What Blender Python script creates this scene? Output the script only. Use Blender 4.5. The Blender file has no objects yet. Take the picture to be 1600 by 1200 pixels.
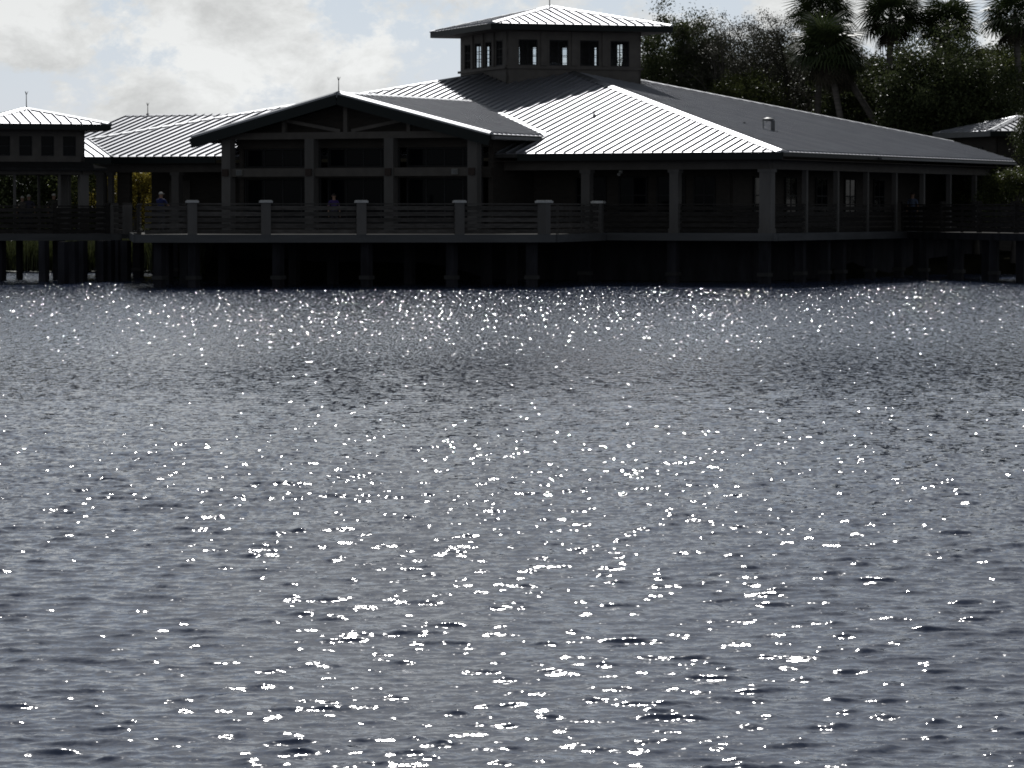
import bpy, bmesh, math, random
import numpy as np
from mathutils import Vector, Matrix

random.seed(7); rng = np.random.default_rng(7)
S = bpy.context.scene
COL = S.collection
R = math.radians

# ------------------------------------------------------------------ camera
EYE = 2.5                                   # metres above the lake
FPX, V0 = 5500.0, 330.0                     # focal length and horizon row, in photo pixels
cam = bpy.data.cameras.new('camera'); camo = bpy.data.objects.new('camera', cam); COL.objects.link(camo)
cam.sensor_width = 36.0; cam.lens = 36.0 * FPX / 1600.0
cam.clip_start = 0.5; cam.clip_end = 6000
camo.location = (0, 0, EYE)
camo.rotation_euler = (R(90) - math.atan((600 - V0) / FPX), 0, 0)
S.camera = camo

# ------------------------------------------------------------------ sky, sun, exposure
SUN_EL, SUN_AZ = R(36.0), R(-0.5)           # azimuth clockwise from +Y
SKY_STRENGTH, SUN_STRENGTH, EXPOSURE = 0.066, 2.3, 0.0
W = bpy.data.worlds.new('World'); S.world = W; W.use_nodes = True
nt = W.node_tree; N = nt.nodes; Lk = nt.links
bg = N['Background']; bg.inputs['Strength'].default_value = SKY_STRENGTH
sky = N.new('ShaderNodeTexSky'); sky.sky_type = 'NISHITA'; sky.sun_disc = False
sky.sun_elevation = SUN_EL; sky.sun_rotation = SUN_AZ
sky.altitude = 0; sky.air_density = 1.0; sky.dust_density = 0.6; sky.ozone_density = 1.5
tc = N.new('ShaderNodeTexCoord')
def wmap(scale, loc=(0, 0, 0)):
    m = N.new('ShaderNodeMapping'); m.inputs['Scale'].default_value = scale; m.inputs['Location'].default_value = loc
    Lk.new(tc.outputs['Generated'], m.inputs['Vector']); return m
def wnoise(m, scale, detail, rough=0.55, dist=0.0):
    n = N.new('ShaderNodeTexNoise'); n.inputs['Scale'].default_value = scale; n.inputs['Detail'].default_value = detail
    n.inputs['Roughness'].default_value = rough; n.inputs['Distortion'].default_value = dist
    Lk.new(m.outputs[0], n.inputs['Vector']); return n
def wramp(src, stops):
    r = N.new('ShaderNodeValToRGB')
    while len(r.color_ramp.elements) < len(stops): r.color_ramp.elements.new(0.5)
    for e, (p, c) in zip(r.color_ramp.elements, stops): e.position = p; e.color = (c, c, c, 1)
    Lk.new(src, r.inputs['Fac']); return r
cover = wramp(wnoise(wmap((1, 1, 1.5), (3.1, 0.7, 0.35)), 19.0, 14, 0.66, 0.1).outputs['Fac'], [(0.45, 0.0), (0.515, 1.0)])
shade = wramp(wnoise(wmap((1, 1, 1.8), (1.3, 4.2, 2.0)), 30.0, 12, 0.66, 0.2).outputs['Fac'], [(0.36, 0.72), (0.58, 1.0)])
bw = N.new('ShaderNodeRGBToBW'); Lk.new(sky.outputs[0], bw.inputs[0])
clm = N.new('ShaderNodeMath'); clm.operation = 'MULTIPLY'; Lk.new(bw.outputs[0], clm.inputs[0]); Lk.new(shade.outputs[0], clm.inputs[1])
cl2 = N.new('ShaderNodeVectorMath'); cl2.operation = 'SCALE'; cl2.inputs[0].default_value = (1.0, 1.015, 1.01)
Lk.new(clm.outputs[0], cl2.inputs['Scale'])
blue = N.new('ShaderNodeMix'); blue.data_type = 'RGBA'; blue.inputs['Factor'].default_value = 0.75     # haze whitens the clear gaps
hz = N.new('ShaderNodeVectorMath'); hz.operation = 'SCALE'; hz.inputs[0].default_value = (0.66, 0.77, 0.95); Lk.new(bw.outputs[0], hz.inputs['Scale'])
Lk.new(sky.outputs[0], blue.inputs['A']); Lk.new(hz.outputs[0], blue.inputs['B'])
mixc = N.new('ShaderNodeMix'); mixc.data_type = 'RGBA'
Lk.new(cover.outputs[0], mixc.inputs['Factor']); Lk.new(blue.outputs['Result'], mixc.inputs['A']); Lk.new(cl2.outputs[0], mixc.inputs['B'])
Lk.new(mixc.outputs['Result'], bg.inputs['Color'])

sunv = Vector((math.sin(SUN_AZ) * math.cos(SUN_EL), math.cos(SUN_AZ) * math.cos(SUN_EL), math.sin(SUN_EL)))
sl = bpy.data.lights.new('sun', 'SUN'); sl.energy = SUN_STRENGTH; sl.angle = R(0.53); sl.color = (1.0, 0.98, 0.95)
so = bpy.data.objects.new('sun', sl); COL.objects.link(so); so.location = (0, 60, 60)
so.rotation_euler = sunv.to_track_quat('Z', 'Y').to_euler()
S.view_settings.view_transform = 'Standard'; S.view_settings.look = 'None'
S.view_settings.exposure = EXPOSURE; S.view_settings.gamma = 1.0; S.view_settings.use_curve_mapping = False
S.render.engine = 'CYCLES'; S.cycles.use_denoising = True; S.cycles.use_adaptive_sampling = False
S.cycles.max_bounces = 8; S.cycles.blur_glossy = 1.0; S.cycles.filter_width = 1.8; S.cycles.transparent_max_bounces = 24; S.cycles.sample_clamp_direct = 0; S.cycles.sample_clamp_indirect = 1.0

# ------------------------------------------------------------------ helpers
def V(*a): return Vector(a)
def ray_at(u, v, y):                        # point seen at photo pixel (u, v) at distance y
    return Vector(((u - 800) / FPX * y, y, EYE - (v - V0) / FPX * y))
def xat(u, y): return (u - 800) / FPX * y

class MB:
    def __init__(s): s.v = []; s.f = []; s.m = []
    def add(s, vs, fs, mi=0):
        o = len(s.v); s.v += [tuple(p) for p in vs]; s.f += [tuple(i + o for i in f) for f in fs]; s.m += [mi] * len(fs); return s
    def box(s, c, ax, ay, az, mi=0):        # centre and three half-vectors
        c, ax, ay, az = Vector(c), Vector(ax), Vector(ay), Vector(az)
        vs = [c + sx * ax + sy * ay + sz * az for sz in (-1, 1) for sy in (-1, 1) for sx in (-1, 1)]
        fs = [(0, 2, 3, 1), (4, 5, 7, 6), (0, 1, 5, 4), (2, 6, 7, 3), (0, 4, 6, 2), (1, 3, 7, 5)]
        if ax.cross(ay).dot(az) < 0: fs = [f[::-1] for f in fs]
        return s.add(vs, fs, mi)
    def bar(s, p0, p1, w, h, up=(0, 0, 1), mi=0):
        p0, p1, up = Vector(p0), Vector(p1), Vector(up)
        a = (p1 - p0) / 2; d = a.normalized(); side = d.cross(up).normalized(); u2 = side.cross(d).normalized()
        return s.box((p0 + p1) / 2, a, side * w / 2, u2 * h / 2, mi)
    def prism(s, poly, down, mi=0):         # polygon (list of 3D points, counter-clockwise from above) with thickness
        n = len(poly); top = [Vector(p) for p in poly]; bot = [p - Vector((0, 0, down)) for p in top]
        fs = [tuple(range(n)), tuple(range(2 * n - 1, n - 1, -1))] + [(i, i + n, (i + 1) % n + n, (i + 1) % n) for i in range(n)]
        return s.add(top + bot, fs, mi)
    def tube(s, pts, rad, n=8, mi=0, cap=True):
        pts = [Vector(p) for p in pts]; o = len(s.v); rings = []
        for i, p in enumerate(pts):
            d = (pts[min(i + 1, len(pts) - 1)] - pts[max(i - 1, 0)]).normalized()
            a = d.cross(Vector((0.13, 0.99, 0.05))).normalized() if abs(d.y) < 0.9 else d.cross(Vector((1, 0, 0))).normalized()
            b = d.cross(a).normalized()
            r = rad[i] if hasattr(rad, '__len__') else rad
            s.v += [tuple(p + r * (math.cos(k * 2 * math.pi / n) * a + math.sin(k * 2 * math.pi / n) * b)) for k in range(n)]
        for i in range(len(pts) - 1):
            for k in range(n):
                s.f.append((o + i * n + k, o + i * n + (k + 1) % n, o + (i + 1) * n + (k + 1) % n, o + (i + 1) * n + k)); s.m.append(mi)
        if cap:
            s.f.append(tuple(o + k for k in range(n))[::-1]); s.m.append(mi)
            s.f.append(tuple(o + (len(pts) - 1) * n + k for k in range(n))); s.m.append(mi)
        return s
    def build(s, name, mats, parent=None, smooth=False):
        me = bpy.data.meshes.new(name); me.from_pydata(s.v, [], s.f)
        return link_mesh(name, me, mats, parent, s.m, smooth)
def link_mesh(name, me, mats, parent=None, mi=None, smooth=False):
    for m in (mats if isinstance(mats, (list, tuple)) else [mats]): me.materials.append(m)
    if mi is not None and len(me.materials) > 1: me.polygons.foreach_set('material_index', mi)
    if smooth: me.polygons.foreach_set('use_smooth', [True] * len(me.polygons))
    me.update()
    o = bpy.data.objects.new(name, me); COL.objects.link(o); attach(o, parent); return o
def attach(o, parent):
    if parent is None: return
    o.parent = parent
    if parent.type == 'EMPTY': o.matrix_parent_inverse = Matrix.Translation(-parent.location)
def tag(o, label=None, cat=None, group=None, kind=None):
    if label: o['label'] = label
    if cat: o['category'] = cat
    if group: o['group'] = group
    if kind: o['kind'] = kind
    return o
def thing(name, loc, label, cat, group=None):
    o = bpy.data.objects.new(name, None); COL.objects.link(o); o.location = loc; o.empty_display_size = 0.3
    return tag(o, label, cat, group)
def np_mesh(name, v, q):
    v = np.asarray(v, np.float32); q = np.asarray(q, np.int32)
    me = bpy.data.meshes.new(name); k = q.shape[1]
    me.vertices.add(len(v)); me.vertices.foreach_set('co', v.ravel())
    me.loops.add(q.size); me.loops.foreach_set('vertex_index', q.ravel())
    me.polygons.add(len(q)); me.polygons.foreach_set('loop_start', np.arange(0, q.size, k, dtype=np.int32))
    me.polygons.foreach_set('loop_total', np.full(len(q), k, np.int32))
    me.update(calc_edges=True); me.validate(); return me

# ------------------------------------------------------------------ materials
def material(name, col, rough=0.7, var=0.25, scale=3.0, stretch=(1, 1, 1), metallic=0.0, spec=0.3, bump=0.0, bscale=20.0, per_obj=0.12, col2=None):
    m = bpy.data.materials.new(name); m.use_nodes = True; t = m.node_tree; n = t.nodes; l = t.links
    b = n['Principled BSDF']; b.inputs['Roughness'].default_value = rough; b.inputs['Metallic'].default_value = metallic
    b.inputs['Specular IOR Level'].default_value = spec
    g = n.new('ShaderNodeNewGeometry'); mp = n.new('ShaderNodeMapping'); mp.inputs['Scale'].default_value = stretch
    l.new(g.outputs['Position'], mp.inputs['Vector'])
    no = n.new('ShaderNodeTexNoise'); no.inputs['Scale'].default_value = scale; no.inputs['Detail'].default_value = 6; no.inputs['Roughness'].default_value = 0.6
    l.new(mp.outputs[0], no.inputs['Vector'])
    c2 = col2 or tuple(c * (1 + var) for c in col); c1 = tuple(c * (1 - var) for c in col)
    r = n.new('ShaderNodeValToRGB'); r.color_ramp.elements[0].position = 0.32; r.color_ramp.elements[1].position = 0.68
    r.color_ramp.elements[0].color = (*c1, 1); r.color_ramp.elements[1].color = (*c2, 1); l.new(no.outputs['Fac'], r.inputs['Fac'])
    oi = n.new('ShaderNodeObjectInfo'); mr = n.new('ShaderNodeMapRange'); mr.inputs['To Min'].default_value = 1 - per_obj; mr.inputs['To Max'].default_value = 1 + per_obj
    l.new(oi.outputs['Random'], mr.inputs['Value'])
    sc = n.new('ShaderNodeVectorMath'); sc.operation = 'SCALE'; l.new(r.outputs[0], sc.inputs[0]); l.new(mr.outputs[0], sc.inputs['Scale'])
    l.new(sc.outputs[0], b.inputs['Base Color'])
    if bump:
        bn = n.new('ShaderNodeTexNoise'); bn.inputs['Scale'].default_value = bscale; bn.inputs['Detail'].default_value = 4; l.new(mp.outputs[0], bn.inputs['Vector'])
        bp = n.new('ShaderNodeBump'); bp.inputs['Strength'].default_value = bump; bp.inputs['Distance'].default_value = 0.02
        l.new(bn.outputs['Fac'], bp.inputs['Height']); l.new(bp.outputs[0], b.inputs['Normal'])
    return m
M = {}
M['metal'] = material('galvanised_roof', (0.33, 0.34, 0.37), 0.48, 0.08, 0.9, metallic=0.72, per_obj=0.05)
M['flash'] = material('metal_flashing', (0.34, 0.35, 0.37), 0.46, 0.05, 2.0, metallic=1.0, per_obj=0.03)
M['deckroof'] = material('roof_underlay', (0.05, 0.05, 0.05), 0.8)
M['fascia'] = material('dark_fascia', (0.011, 0.016, 0.016), 0.55, 0.15, 2.0)
M['gutter'] = material('gutter_metal', (0.16, 0.165, 0.17), 0.5, 0.1, 2.0)
M['soffit'] = material('soffit_board', (0.050, 0.042, 0.036), 0.8, 0.2, 3.0)
M['wall'] = material('stained_siding', (0.058, 0.051, 0.045), 0.75, 0.2, 2.0, (1, 1, 6))
M['trim'] = material('trim_board', (0.115, 0.105, 0.096), 0.7, 0.15, 2.5)
M['column'] = material('column_paint', (0.130, 0.124, 0.119), 0.7, 0.15, 2.0, (1, 1, 0.3))
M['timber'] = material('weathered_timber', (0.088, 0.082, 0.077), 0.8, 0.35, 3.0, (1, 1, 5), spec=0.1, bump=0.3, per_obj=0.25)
M['darktimber'] = material('shaded_timber', (0.040, 0.037, 0.035), 0.85, 0.35, 3.0, (1, 1, 5), spec=0.05, bump=0.3, per_obj=0.25)  # darker copy of the timber, with under-roof shade put into its colour
M['cap'] = material('post_cap_stone', (0.55, 0.55, 0.54), 0.5, 0.15, 6.0)
M['concrete'] = material('deck_edge_concrete', (0.125, 0.128, 0.132), 0.9, 0.15, 1.5, (0.4, 0.4, 3), spec=0.0)
M['pile'] = material('pile_timber', (0.034, 0.034, 0.040), 0.85, 0.4, 2.0, (1, 1, 0.3), spec=0.1)
M['pilefoot'] = material('pile_collar', (0.05, 0.05, 0.05), 0.85, 0.2, 3.0)
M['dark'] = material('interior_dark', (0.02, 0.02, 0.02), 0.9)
M['wframe'] = material('window_frame', (0.022, 0.022, 0.024), 0.6, 0.1)
M['rod'] = material('rod_metal', (0.12, 0.12, 0.13), 0.5, 0.1, metallic=0.6)
M['soil'] = material('bank_soil', (0.020, 0.019, 0.013), 1.0, 0.4, 0.6, spec=0.0)
M['trunk'] = material('bark', (0.10, 0.09, 0.08), 0.9, 0.35, 2.5, (1, 1, 0.5), bump=0.5, bscale=8)
M['palmtrunk'] = material('palm_bark', (0.17, 0.155, 0.14), 0.9, 0.3, 2.0, (1, 1, 5), bump=0.5, bscale=6)
M['sign'] = material('lamp_housing', (0.20, 0.20, 0.19), 0.6, 0.05)
M['shingle'] = material('dark_shingle', (0.03, 0.03, 0.03), 1.0, 0.2, 4.0, spec=0.0)
M['block'] = material('bracket_block', (0.05, 0.035, 0.03), 0.7, 0.1)

def glass(name, tint, refl=1.0):
    m = bpy.data.materials.new(name); m.use_nodes = True; t = m.node_tree; n = t.nodes; l = t.links
    n.remove(n['Principled BSDF']); out = n['Material Output']
    tr = n.new('ShaderNodeBsdfTransparent'); tr.inputs[0].default_value = (*tint, 1)
    gl = n.new('ShaderNodeBsdfDiffuse'); gl.inputs[0].default_value = (refl, refl, refl, 1)   # dust film
    mx = n.new('ShaderNodeMixShader'); mx.inputs[0].default_value = 0.05; l.new(tr.outputs[0], mx.inputs[1]); l.new(gl.outputs[0], mx.inputs[2])
    l.new(mx.outputs[0], out.inputs[0]); return m
M['glass'] = glass('clear_glass', (0.92, 0.94, 0.95), 0.15); M['dglass'] = material('tinted_glass', (0.006, 0.007, 0.009), 0.06, 0.1, 1.0, spec=0.06)

def leaf_mat(name, c1, c2, rough=0.38, trans=0.25, spec=0.5):
    m = bpy.data.materials.new(name); m.use_nodes = True; t = m.node_tree; n = t.nodes; l = t.links
    b = n['Principled BSDF']; b.inputs['Roughness'].default_value = rough; b.inputs['Specular IOR Level'].default_value = spec
    g = n.new('ShaderNodeNewGeometry'); r = n.new('ShaderNodeValToRGB'); l.new(g.outputs['Random Per Island'], r.inputs['Fac'])
    r.color_ramp.elements[0].color = (*c1, 1); r.color_ramp.elements[1].color = (*c2, 1)
    l.new(r.outputs[0], b.inputs['Base Color'])
    tl = n.new('ShaderNodeBsdfTranslucent'); l.new(r.outputs[0], tl.inputs[0]); mx = n.new('ShaderNodeMixShader'); mx.inputs[0].default_value = trans
    l.new(b.outputs[0], mx.inputs[1]); l.new(tl.outputs[0], mx.inputs[2]); l.new(mx.outputs[0], n['Material Output'].inputs[0]); return m
M['leaf'] = leaf_mat('broad_leaf', (0.040, 0.056, 0.024), (0.11, 0.13, 0.055), 0.42, 0.38, 0.22)
M['leafgrey'] = leaf_mat('grey_leaf', (0.040, 0.042, 0.030), (0.10, 0.10, 0.075), 0.5, 0.3, 0.25)
M['leafolive'] = leaf_mat('olive_leaf', (0.050, 0.066, 0.022), (0.13, 0.15, 0.050), 0.42, 0.45, 0.22)
M['leafyellow'] = leaf_mat('yellow_leaf', (0.28, 0.23, 0.04), (0.50, 0.42, 0.09), 0.5, 0.5)
M['palmleaf'] = leaf_mat('palm_frond', (0.035, 0.055, 0.020), (0.085, 0.11, 0.042), 0.42, 0.2)
M['deadpalm'] = leaf_mat('dead_frond', (0.045, 0.040, 0.028), (0.09, 0.078, 0.055), 0.7, 0.15, 0.2)
M['reed'] = leaf_mat('reed', (0.030, 0.040, 0.012), (0.075, 0.085, 0.030), 0.5, 0.35)
M['pad'] = leaf_mat('lily_pad', (0.03, 0.05, 0.02), (0.06, 0.09, 0.03), 0.25, 0.0)

# water: dark body, sky and sun mirrored in the ripples
def water_mat():
    m = bpy.data.materials.new('lake_water'); m.use_nodes = True; t = m.node_tree; n = t.nodes; l = t.links
    b = n['Principled BSDF']; b.inputs['Base Color'].default_value = (0.040, 0.058, 0.112, 1); b.inputs['Roughness'].default_value = 0.06
    b.inputs['IOR'].default_value = 1.47
    g = n.new('ShaderNodeNewGeometry')
    def slopes(layers):
        acc = None
        for sx, sy, det, amp, ax in layers:
            mp = n.new('ShaderNodeMapping'); mp.inputs['Scale'].default_value = (sx, sy, 1); l.new(g.outputs['Position'], mp.inputs['Vector'])
            no = n.new('ShaderNodeTexNoise'); no.noise_dimensions = '2D'; no.inputs['Scale'].default_value = 1.0; no.inputs['Detail'].default_value = det
            l.new(mp.outputs[0], no.inputs['Vector'])
            su = n.new('ShaderNodeVectorMath'); su.operation = 'SUBTRACT'; su.inputs[1].default_value = (0.5, 0.5, 0.5); l.new(no.outputs['Color'], su.inputs[0])
            mu = n.new('ShaderNodeVectorMath'); mu.operation = 'MULTIPLY'; mu.inputs[1].default_value = (amp * ax, amp, 0); l.new(su.outputs[0], mu.inputs[0])
            if acc is None: acc = mu
            else:
                ad = n.new('ShaderNodeVectorMath'); ad.operation = 'ADD'; l.new(acc.outputs[0], ad.inputs[0]); l.new(mu.outputs[0], ad.inputs[1]); acc = ad
        return acc
    near = slopes(((2.5, 5.0, 1.5, 0.10, 1.7), (7.2, 14.0, 2.5, 0.22, 1.6), (27.0, 42.0, 2.0, 0.20, 1.5)))
    # the mesh carries short waves only where its cells are small enough; further out broader ripple slopes take their share
    mid = slopes(((5.5, 3.4, 1.5, 0.50, 1.3), (14.0, 9.5, 1.5, 0.62, 1.3)))
    far = slopes(((7.5, 0.9, 1.0, 0.84, 1.0), (16.0, 2.4, 1.0, 0.74, 1.0)))
    sep = n.new('ShaderNodeSeparateXYZ'); l.new(g.outputs['Position'], sep.inputs[0])
    def vec(q, nm): return [k for k in q if k.type == 'VECTOR' and (k.name == nm or nm is None)][0]
    def blend(a, b, y0, y1):
        mr = n.new('ShaderNodeMapRange'); mr.inputs['From Min'].default_value = y0; mr.inputs['From Max'].default_value = y1; l.new(sep.outputs['Y'], mr.inputs['Value'])
        mv = n.new('ShaderNodeMix'); mv.data_type = 'VECTOR'; l.new(mr.outputs[0], mv.inputs['Factor']); l.new(a, vec(mv.inputs, 'A')); l.new(b, vec(mv.inputs, 'B'))
        # keep the spread of slopes even where two layers are averaged
        i1 = n.new('ShaderNodeMath'); i1.operation = 'SUBTRACT'; i1.inputs[0].default_value = 1.0; l.new(mr.outputs[0], i1.inputs[1])
        i2 = n.new('ShaderNodeMath'); i2.operation = 'MULTIPLY'; l.new(i1.outputs[0], i2.inputs[0]); l.new(mr.outputs[0], i2.inputs[1])
        i3 = n.new('ShaderNodeMath'); i3.operation = 'MULTIPLY_ADD'; i3.inputs[1].default_value = -2.0; i3.inputs[2].default_value = 1.0; l.new(i2.outputs[0], i3.inputs[0])
        i4 = n.new('ShaderNodeMath'); i4.operation = 'POWER'; i4.inputs[1].default_value = -0.5; l.new(i3.outputs[0], i4.inputs[0])
        sv = n.new('ShaderNodeVectorMath'); sv.operation = 'SCALE'; l.new(vec(mv.outputs, None), sv.inputs[0]); l.new(i4.outputs[0], sv.inputs['Scale'])
        return sv.outputs[0]
    acc = blend(blend(near.outputs[0], mid.outputs[0], 22, 40), far.outputs[0], 48, 100)
    # far ripples lean with the wind: their steep faces point towards the near shore
    m2 = n.new('ShaderNodeMapRange'); m2.inputs['From Min'].default_value = 25; m2.inputs['From Max'].default_value = 85; m2.inputs['To Max'].default_value = 0.9; l.new(sep.outputs['Y'], m2.inputs['Value'])
    s2 = n.new('ShaderNodeSeparateXYZ'); l.new(acc, s2.inputs[0])
    ab = n.new('ShaderNodeMath'); ab.operation = 'ABSOLUTE'; l.new(s2.outputs['Y'], ab.inputs[0]); ng = n.new('ShaderNodeMath'); ng.operation = 'MULTIPLY'; ng.inputs[1].default_value = -1.0; l.new(ab.outputs[0], ng.inputs[0])
    mxy = n.new('ShaderNodeMix'); l.new(m2.outputs[0], mxy.inputs['Factor']); l.new(s2.outputs['Y'], mxy.inputs['A']); l.new(ng.outputs[0], mxy.inputs['B'])
    cb = n.new('ShaderNodeCombineXYZ'); l.new(s2.outputs['X'], cb.inputs['X']); l.new(mxy.outputs['Result'], cb.inputs['Y']); acc = cb
    ad = n.new('ShaderNodeVectorMath'); ad.operation = 'ADD'; l.new(acc.outputs[0], ad.inputs[0]); l.new(g.outputs['Normal'], ad.inputs[1])
    nm = n.new('ShaderNodeVectorMath'); nm.operation = 'NORMALIZE'; l.new(ad.outputs[0], nm.inputs[0]); l.new(nm.outputs[0], b.inputs['Normal'])
    return m
M['water'] = water_mat()

# ------------------------------------------------------------------ lake and land
WATER = -0.22
def build_lake():
    ys = [5.0, 8.0, 11.0, 13.0, 14.0]
    while ys[-1] < 175: ys.append(ys[-1] + max(0.0125, ys[-1] ** 2 / 25000))
    ys = np.array(ys); nr = len(ys)
    base = np.linspace(-1, 1, 400)
    X = base[None, :] * (0.19 * ys + 2.5)[:, None]
    X = np.concatenate([np.full((nr, 1), -900.0), np.full((nr, 1), -150.0), X, np.full((nr, 1), 150.0), np.full((nr, 1), 900.0)], 1)
    Y = np.repeat(ys[:, None], X.shape[1], 1)
    Z = np.zeros_like(X); sp = np.maximum(0.0125, ys ** 2 / 25000)[:, None]; sx = ((0.38 * ys + 5) / 400)[:, None]
    rg = np.random.default_rng(3)
    for i in range(130):
        lam = 0.075 * (0.60 / 0.075) ** rg.random()
        th = rg.normal(0.10, 0.38 if lam > 0.22 else 0.60); k = 2 * math.pi / lam
        a = 0.0205 * min(1.0, lam / 0.11) ** 0.5 * min(1.0, 0.32 / lam) ** 1.1 / k
        cell = np.maximum(sp * abs(math.cos(th)), sx * abs(math.sin(th)))
        fade = np.clip((lam / cell - 2.6) / 3.0, 0, 1)
        ph = k * (X * math.sin(th) + Y * math.cos(th)) + rg.random() * 6.283
        Z += a * fade * (np.cos(ph) + 0.30 * np.cos(2 * ph))
    sg = float(Z[:, 2:-2].std()); Z = sg * (np.exp(0.22 * np.clip(Z / sg, -4, 3.2)) - 1.02) / 0.22      # sharp crests, flat troughs
    Z *= np.clip((150 - np.abs(X)) / 20, 0, 1) * (1.0 + 0.12 * np.sin(X * 0.31 + Y * 0.05 + 1.0) * np.sin(Y * 0.21 - X * 0.03))
    Z += WATER
    nc = X.shape[1]
    v = np.stack([X, Y, Z], -1).reshape(-1, 3)
    i = np.arange(nr - 1)[:, None] * nc + np.arange(nc - 1)[None, :]
    q = np.stack([i, i + 1, i + nc + 1, i + nc], -1).reshape(-1, 4)
    me = np_mesh('lake_water', v, q)
    return tag(link_mesh('lake_water', me, M['water'], smooth=True), kind='structure')
build_lake()

def shore(x):                               # distance of the shoreline
    a = 1 / (1 + math.exp(max(-40, min(40, -(x + 14.5) / 0.7))))
    b = 1 / (1 + math.exp(max(-40, min(40, -(x - 14.5) / 0.8))))
    return 158.0 + 0.8 * math.sin(x * 0.7) - a * (18.0 + 0.5 * math.sin(x * 0.9)) + b * 12.0
def build_ground():
    xs = [-2500, -600, -200, -90] + list(np.linspace(-60, 60, 121)) + [90, 200, 600, 2500]
    off = [-3, -0.6, 0, 0.5, 1.2, 2.5, 5, 9, 15, 30, 60, 150, 500, 4000]; hz_ = [-1.1, -0.5, -0.2, 0.1, 0.35, 0.5, 0.55, 0.6, 0.6, 0.6, 0.6, 0.6, 0.6, 0.6]
    mb = MB(); n = len(off)
    for x in xs:
        for o, h in zip(off, hz_): mb.v.append((x, shore(x) + o, h + 0.06 * math.sin(x * 1.7 + o * 2.1) * (0 < o < 20)))
    for i in range(len(xs) - 1):
        for j in range(n - 1):
            mb.f.append((i * n + j, (i + 1) * n + j, (i + 1) * n + j + 1, i * n + j + 1)); mb.m.append(0)
    tag(mb.build('ground', M['soil'], smooth=True), kind='structure')
build_ground()

# ------------------------------------------------------------------ building frame
AL = R(25.5)
F0 = Vector((10.05, 131.0, 0)); EL = Vector((-math.cos(AL), math.sin(AL), 0)); ER = Vector((math.sin(AL), math.cos(AL), 0)); UP = Vector((0, 0, 1))
C1 = (EL * -1 + ER).normalized(); C2 = (EL + ER).normalized()      # cupola axes: right and back
C1.z = C2.z = 0
def P(t, d, z=0): return F0 + EL * t + ER * d + UP * z              # t along the lake front, d inwards
SIDE, MS = 35.6, 0.24
ZE = EYE + 2.2                              # eave height
ZD = EYE - 0.83                             # deck height
APEX = (SIDE / 2, SIDE / 2)
def zmain(t, d): return ZE + MS * min(t, d, SIDE - t, SIDE - d)
SEAM, RIB = 0.4064, 0.066

def clip(poly, a, b, c):                    # keep a*s + b*r <= c
    out = []
    for i in range(len(poly)):
        p, q = poly[i], poly[(i + 1) % len(poly)]
        dp, dq = a * p[0] + b * p[1] - c, a * q[0] + b * q[1] - c
        if dp <= 0: out.append(p)
        if (dp < 0 < dq) or (dq < 0 < dp):
            k = dp / (dp - dq); out.append((p[0] + k * (q[0] - p[0]), p[1] + k * (q[1] - p[1])))
    return out
def roof_face(building, poly, o, sd, rd, z0, m, name='roof_slope', panels=True, phase=0.0, thick=0.14, rib=RIB, gap=0.05):
    """One roof slope: a boarded underlay and, on it, standing-seam panels running up the slope."""
    def W3(s, r, dz=0): return o + sd * s + rd * r + UP * (z0 + m * r + dz - o.z)
    ccw = sd.cross(rd).z > 0
    pts = poly if ccw else poly[::-1]
    a2 = sum(pts[i][0] * pts[(i + 1) % len(pts)][1] - pts[(i + 1) % len(pts)][0] * pts[i][1] for i in range(len(pts)))
    if (a2 < 0) == ccw: pts = pts[::-1]
    mb = MB(); mb.prism([W3(s, r, -0.004) for s, r in pts], thick)
    part = mb.build(name, M['deckroof'] if panels else M['metal'], building)
    if not panels: return part
    s0 = min(p[0] for p in pts); s1 = max(p[0] for p in pts); k = math.floor((s0 - phase) / SEAM)
    while phase + k * SEAM < s1:
        a, b = phase + k * SEAM, phase + (k + 1) * SEAM; k += 1
        st = clip(clip(pts, 1, 0, b - 0.002), -1, 0, -(a + 0.002))
        if len(st) < 3: continue
        ar = abs(sum(st[i][0] * st[(i + 1) % len(st)][1] - st[(i + 1) % len(st)][0] * st[i][1] for i in range(len(st)))) / 2
        if ar < 0.01: continue
        mb = MB(); mb.prism([W3(s, r, 0.012) for s, r in st], 0.012)
        e = [r for s, r in st if s < a + 0.02]
        if len(e) >= 2 and max(e) - min(e) > 0.2:
            lo, hi = min(e), max(e)
            lo = lo + gap if lo < 0.01 else lo
            s_ = a + 0.016
            q = [W3(s_ - 0.015, lo, 0.012 + rib), W3(s_ + 0.015, lo, 0.012 + rib), W3(s_ + 0.015, hi, 0.012 + rib), W3(s_ - 0.015, hi, 0.012 + rib)]
            mb.prism(q if ccw else q[::-1], rib)
        mb.build('roof_panel', M['metal'], part)
    return part
def ridge_cap(building, a, b, s1, s2, name='hip_cap', lift=0.055, w=1.0):
    """Folded cap along the line a-b; s1 and s2 lead from the line down the two slopes."""
    a, b, s1, s2 = Vector(a), Vector(b), Vector(s1) * w, Vector(s2) * w
    mb = MB(); l0 = UP * lift
    A = [a + l0 + UP * 0.03, a + s1 + l0, a + s1 + UP * 0.015, a + s2 + UP * 0.015, a + s2 + l0]
    B = [p + (b - a) for p in A]
    fs = [(i, (i + 1) % 5, (i + 1) % 5 + 5, i + 5) for i in range(5)] + [(4, 3, 2, 1, 0), (5, 6, 7, 8, 9)]
    mb.add(A + B, fs); me = mb
    o = me.build(name, M['flash'], building)
    bmx = bmesh.new(); bmx.from_mesh(o.data); bmesh.ops.recalc_face_normals(bmx, faces=bmx.faces); bmx.to_mesh(o.data); bmx.free()
    return o
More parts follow.
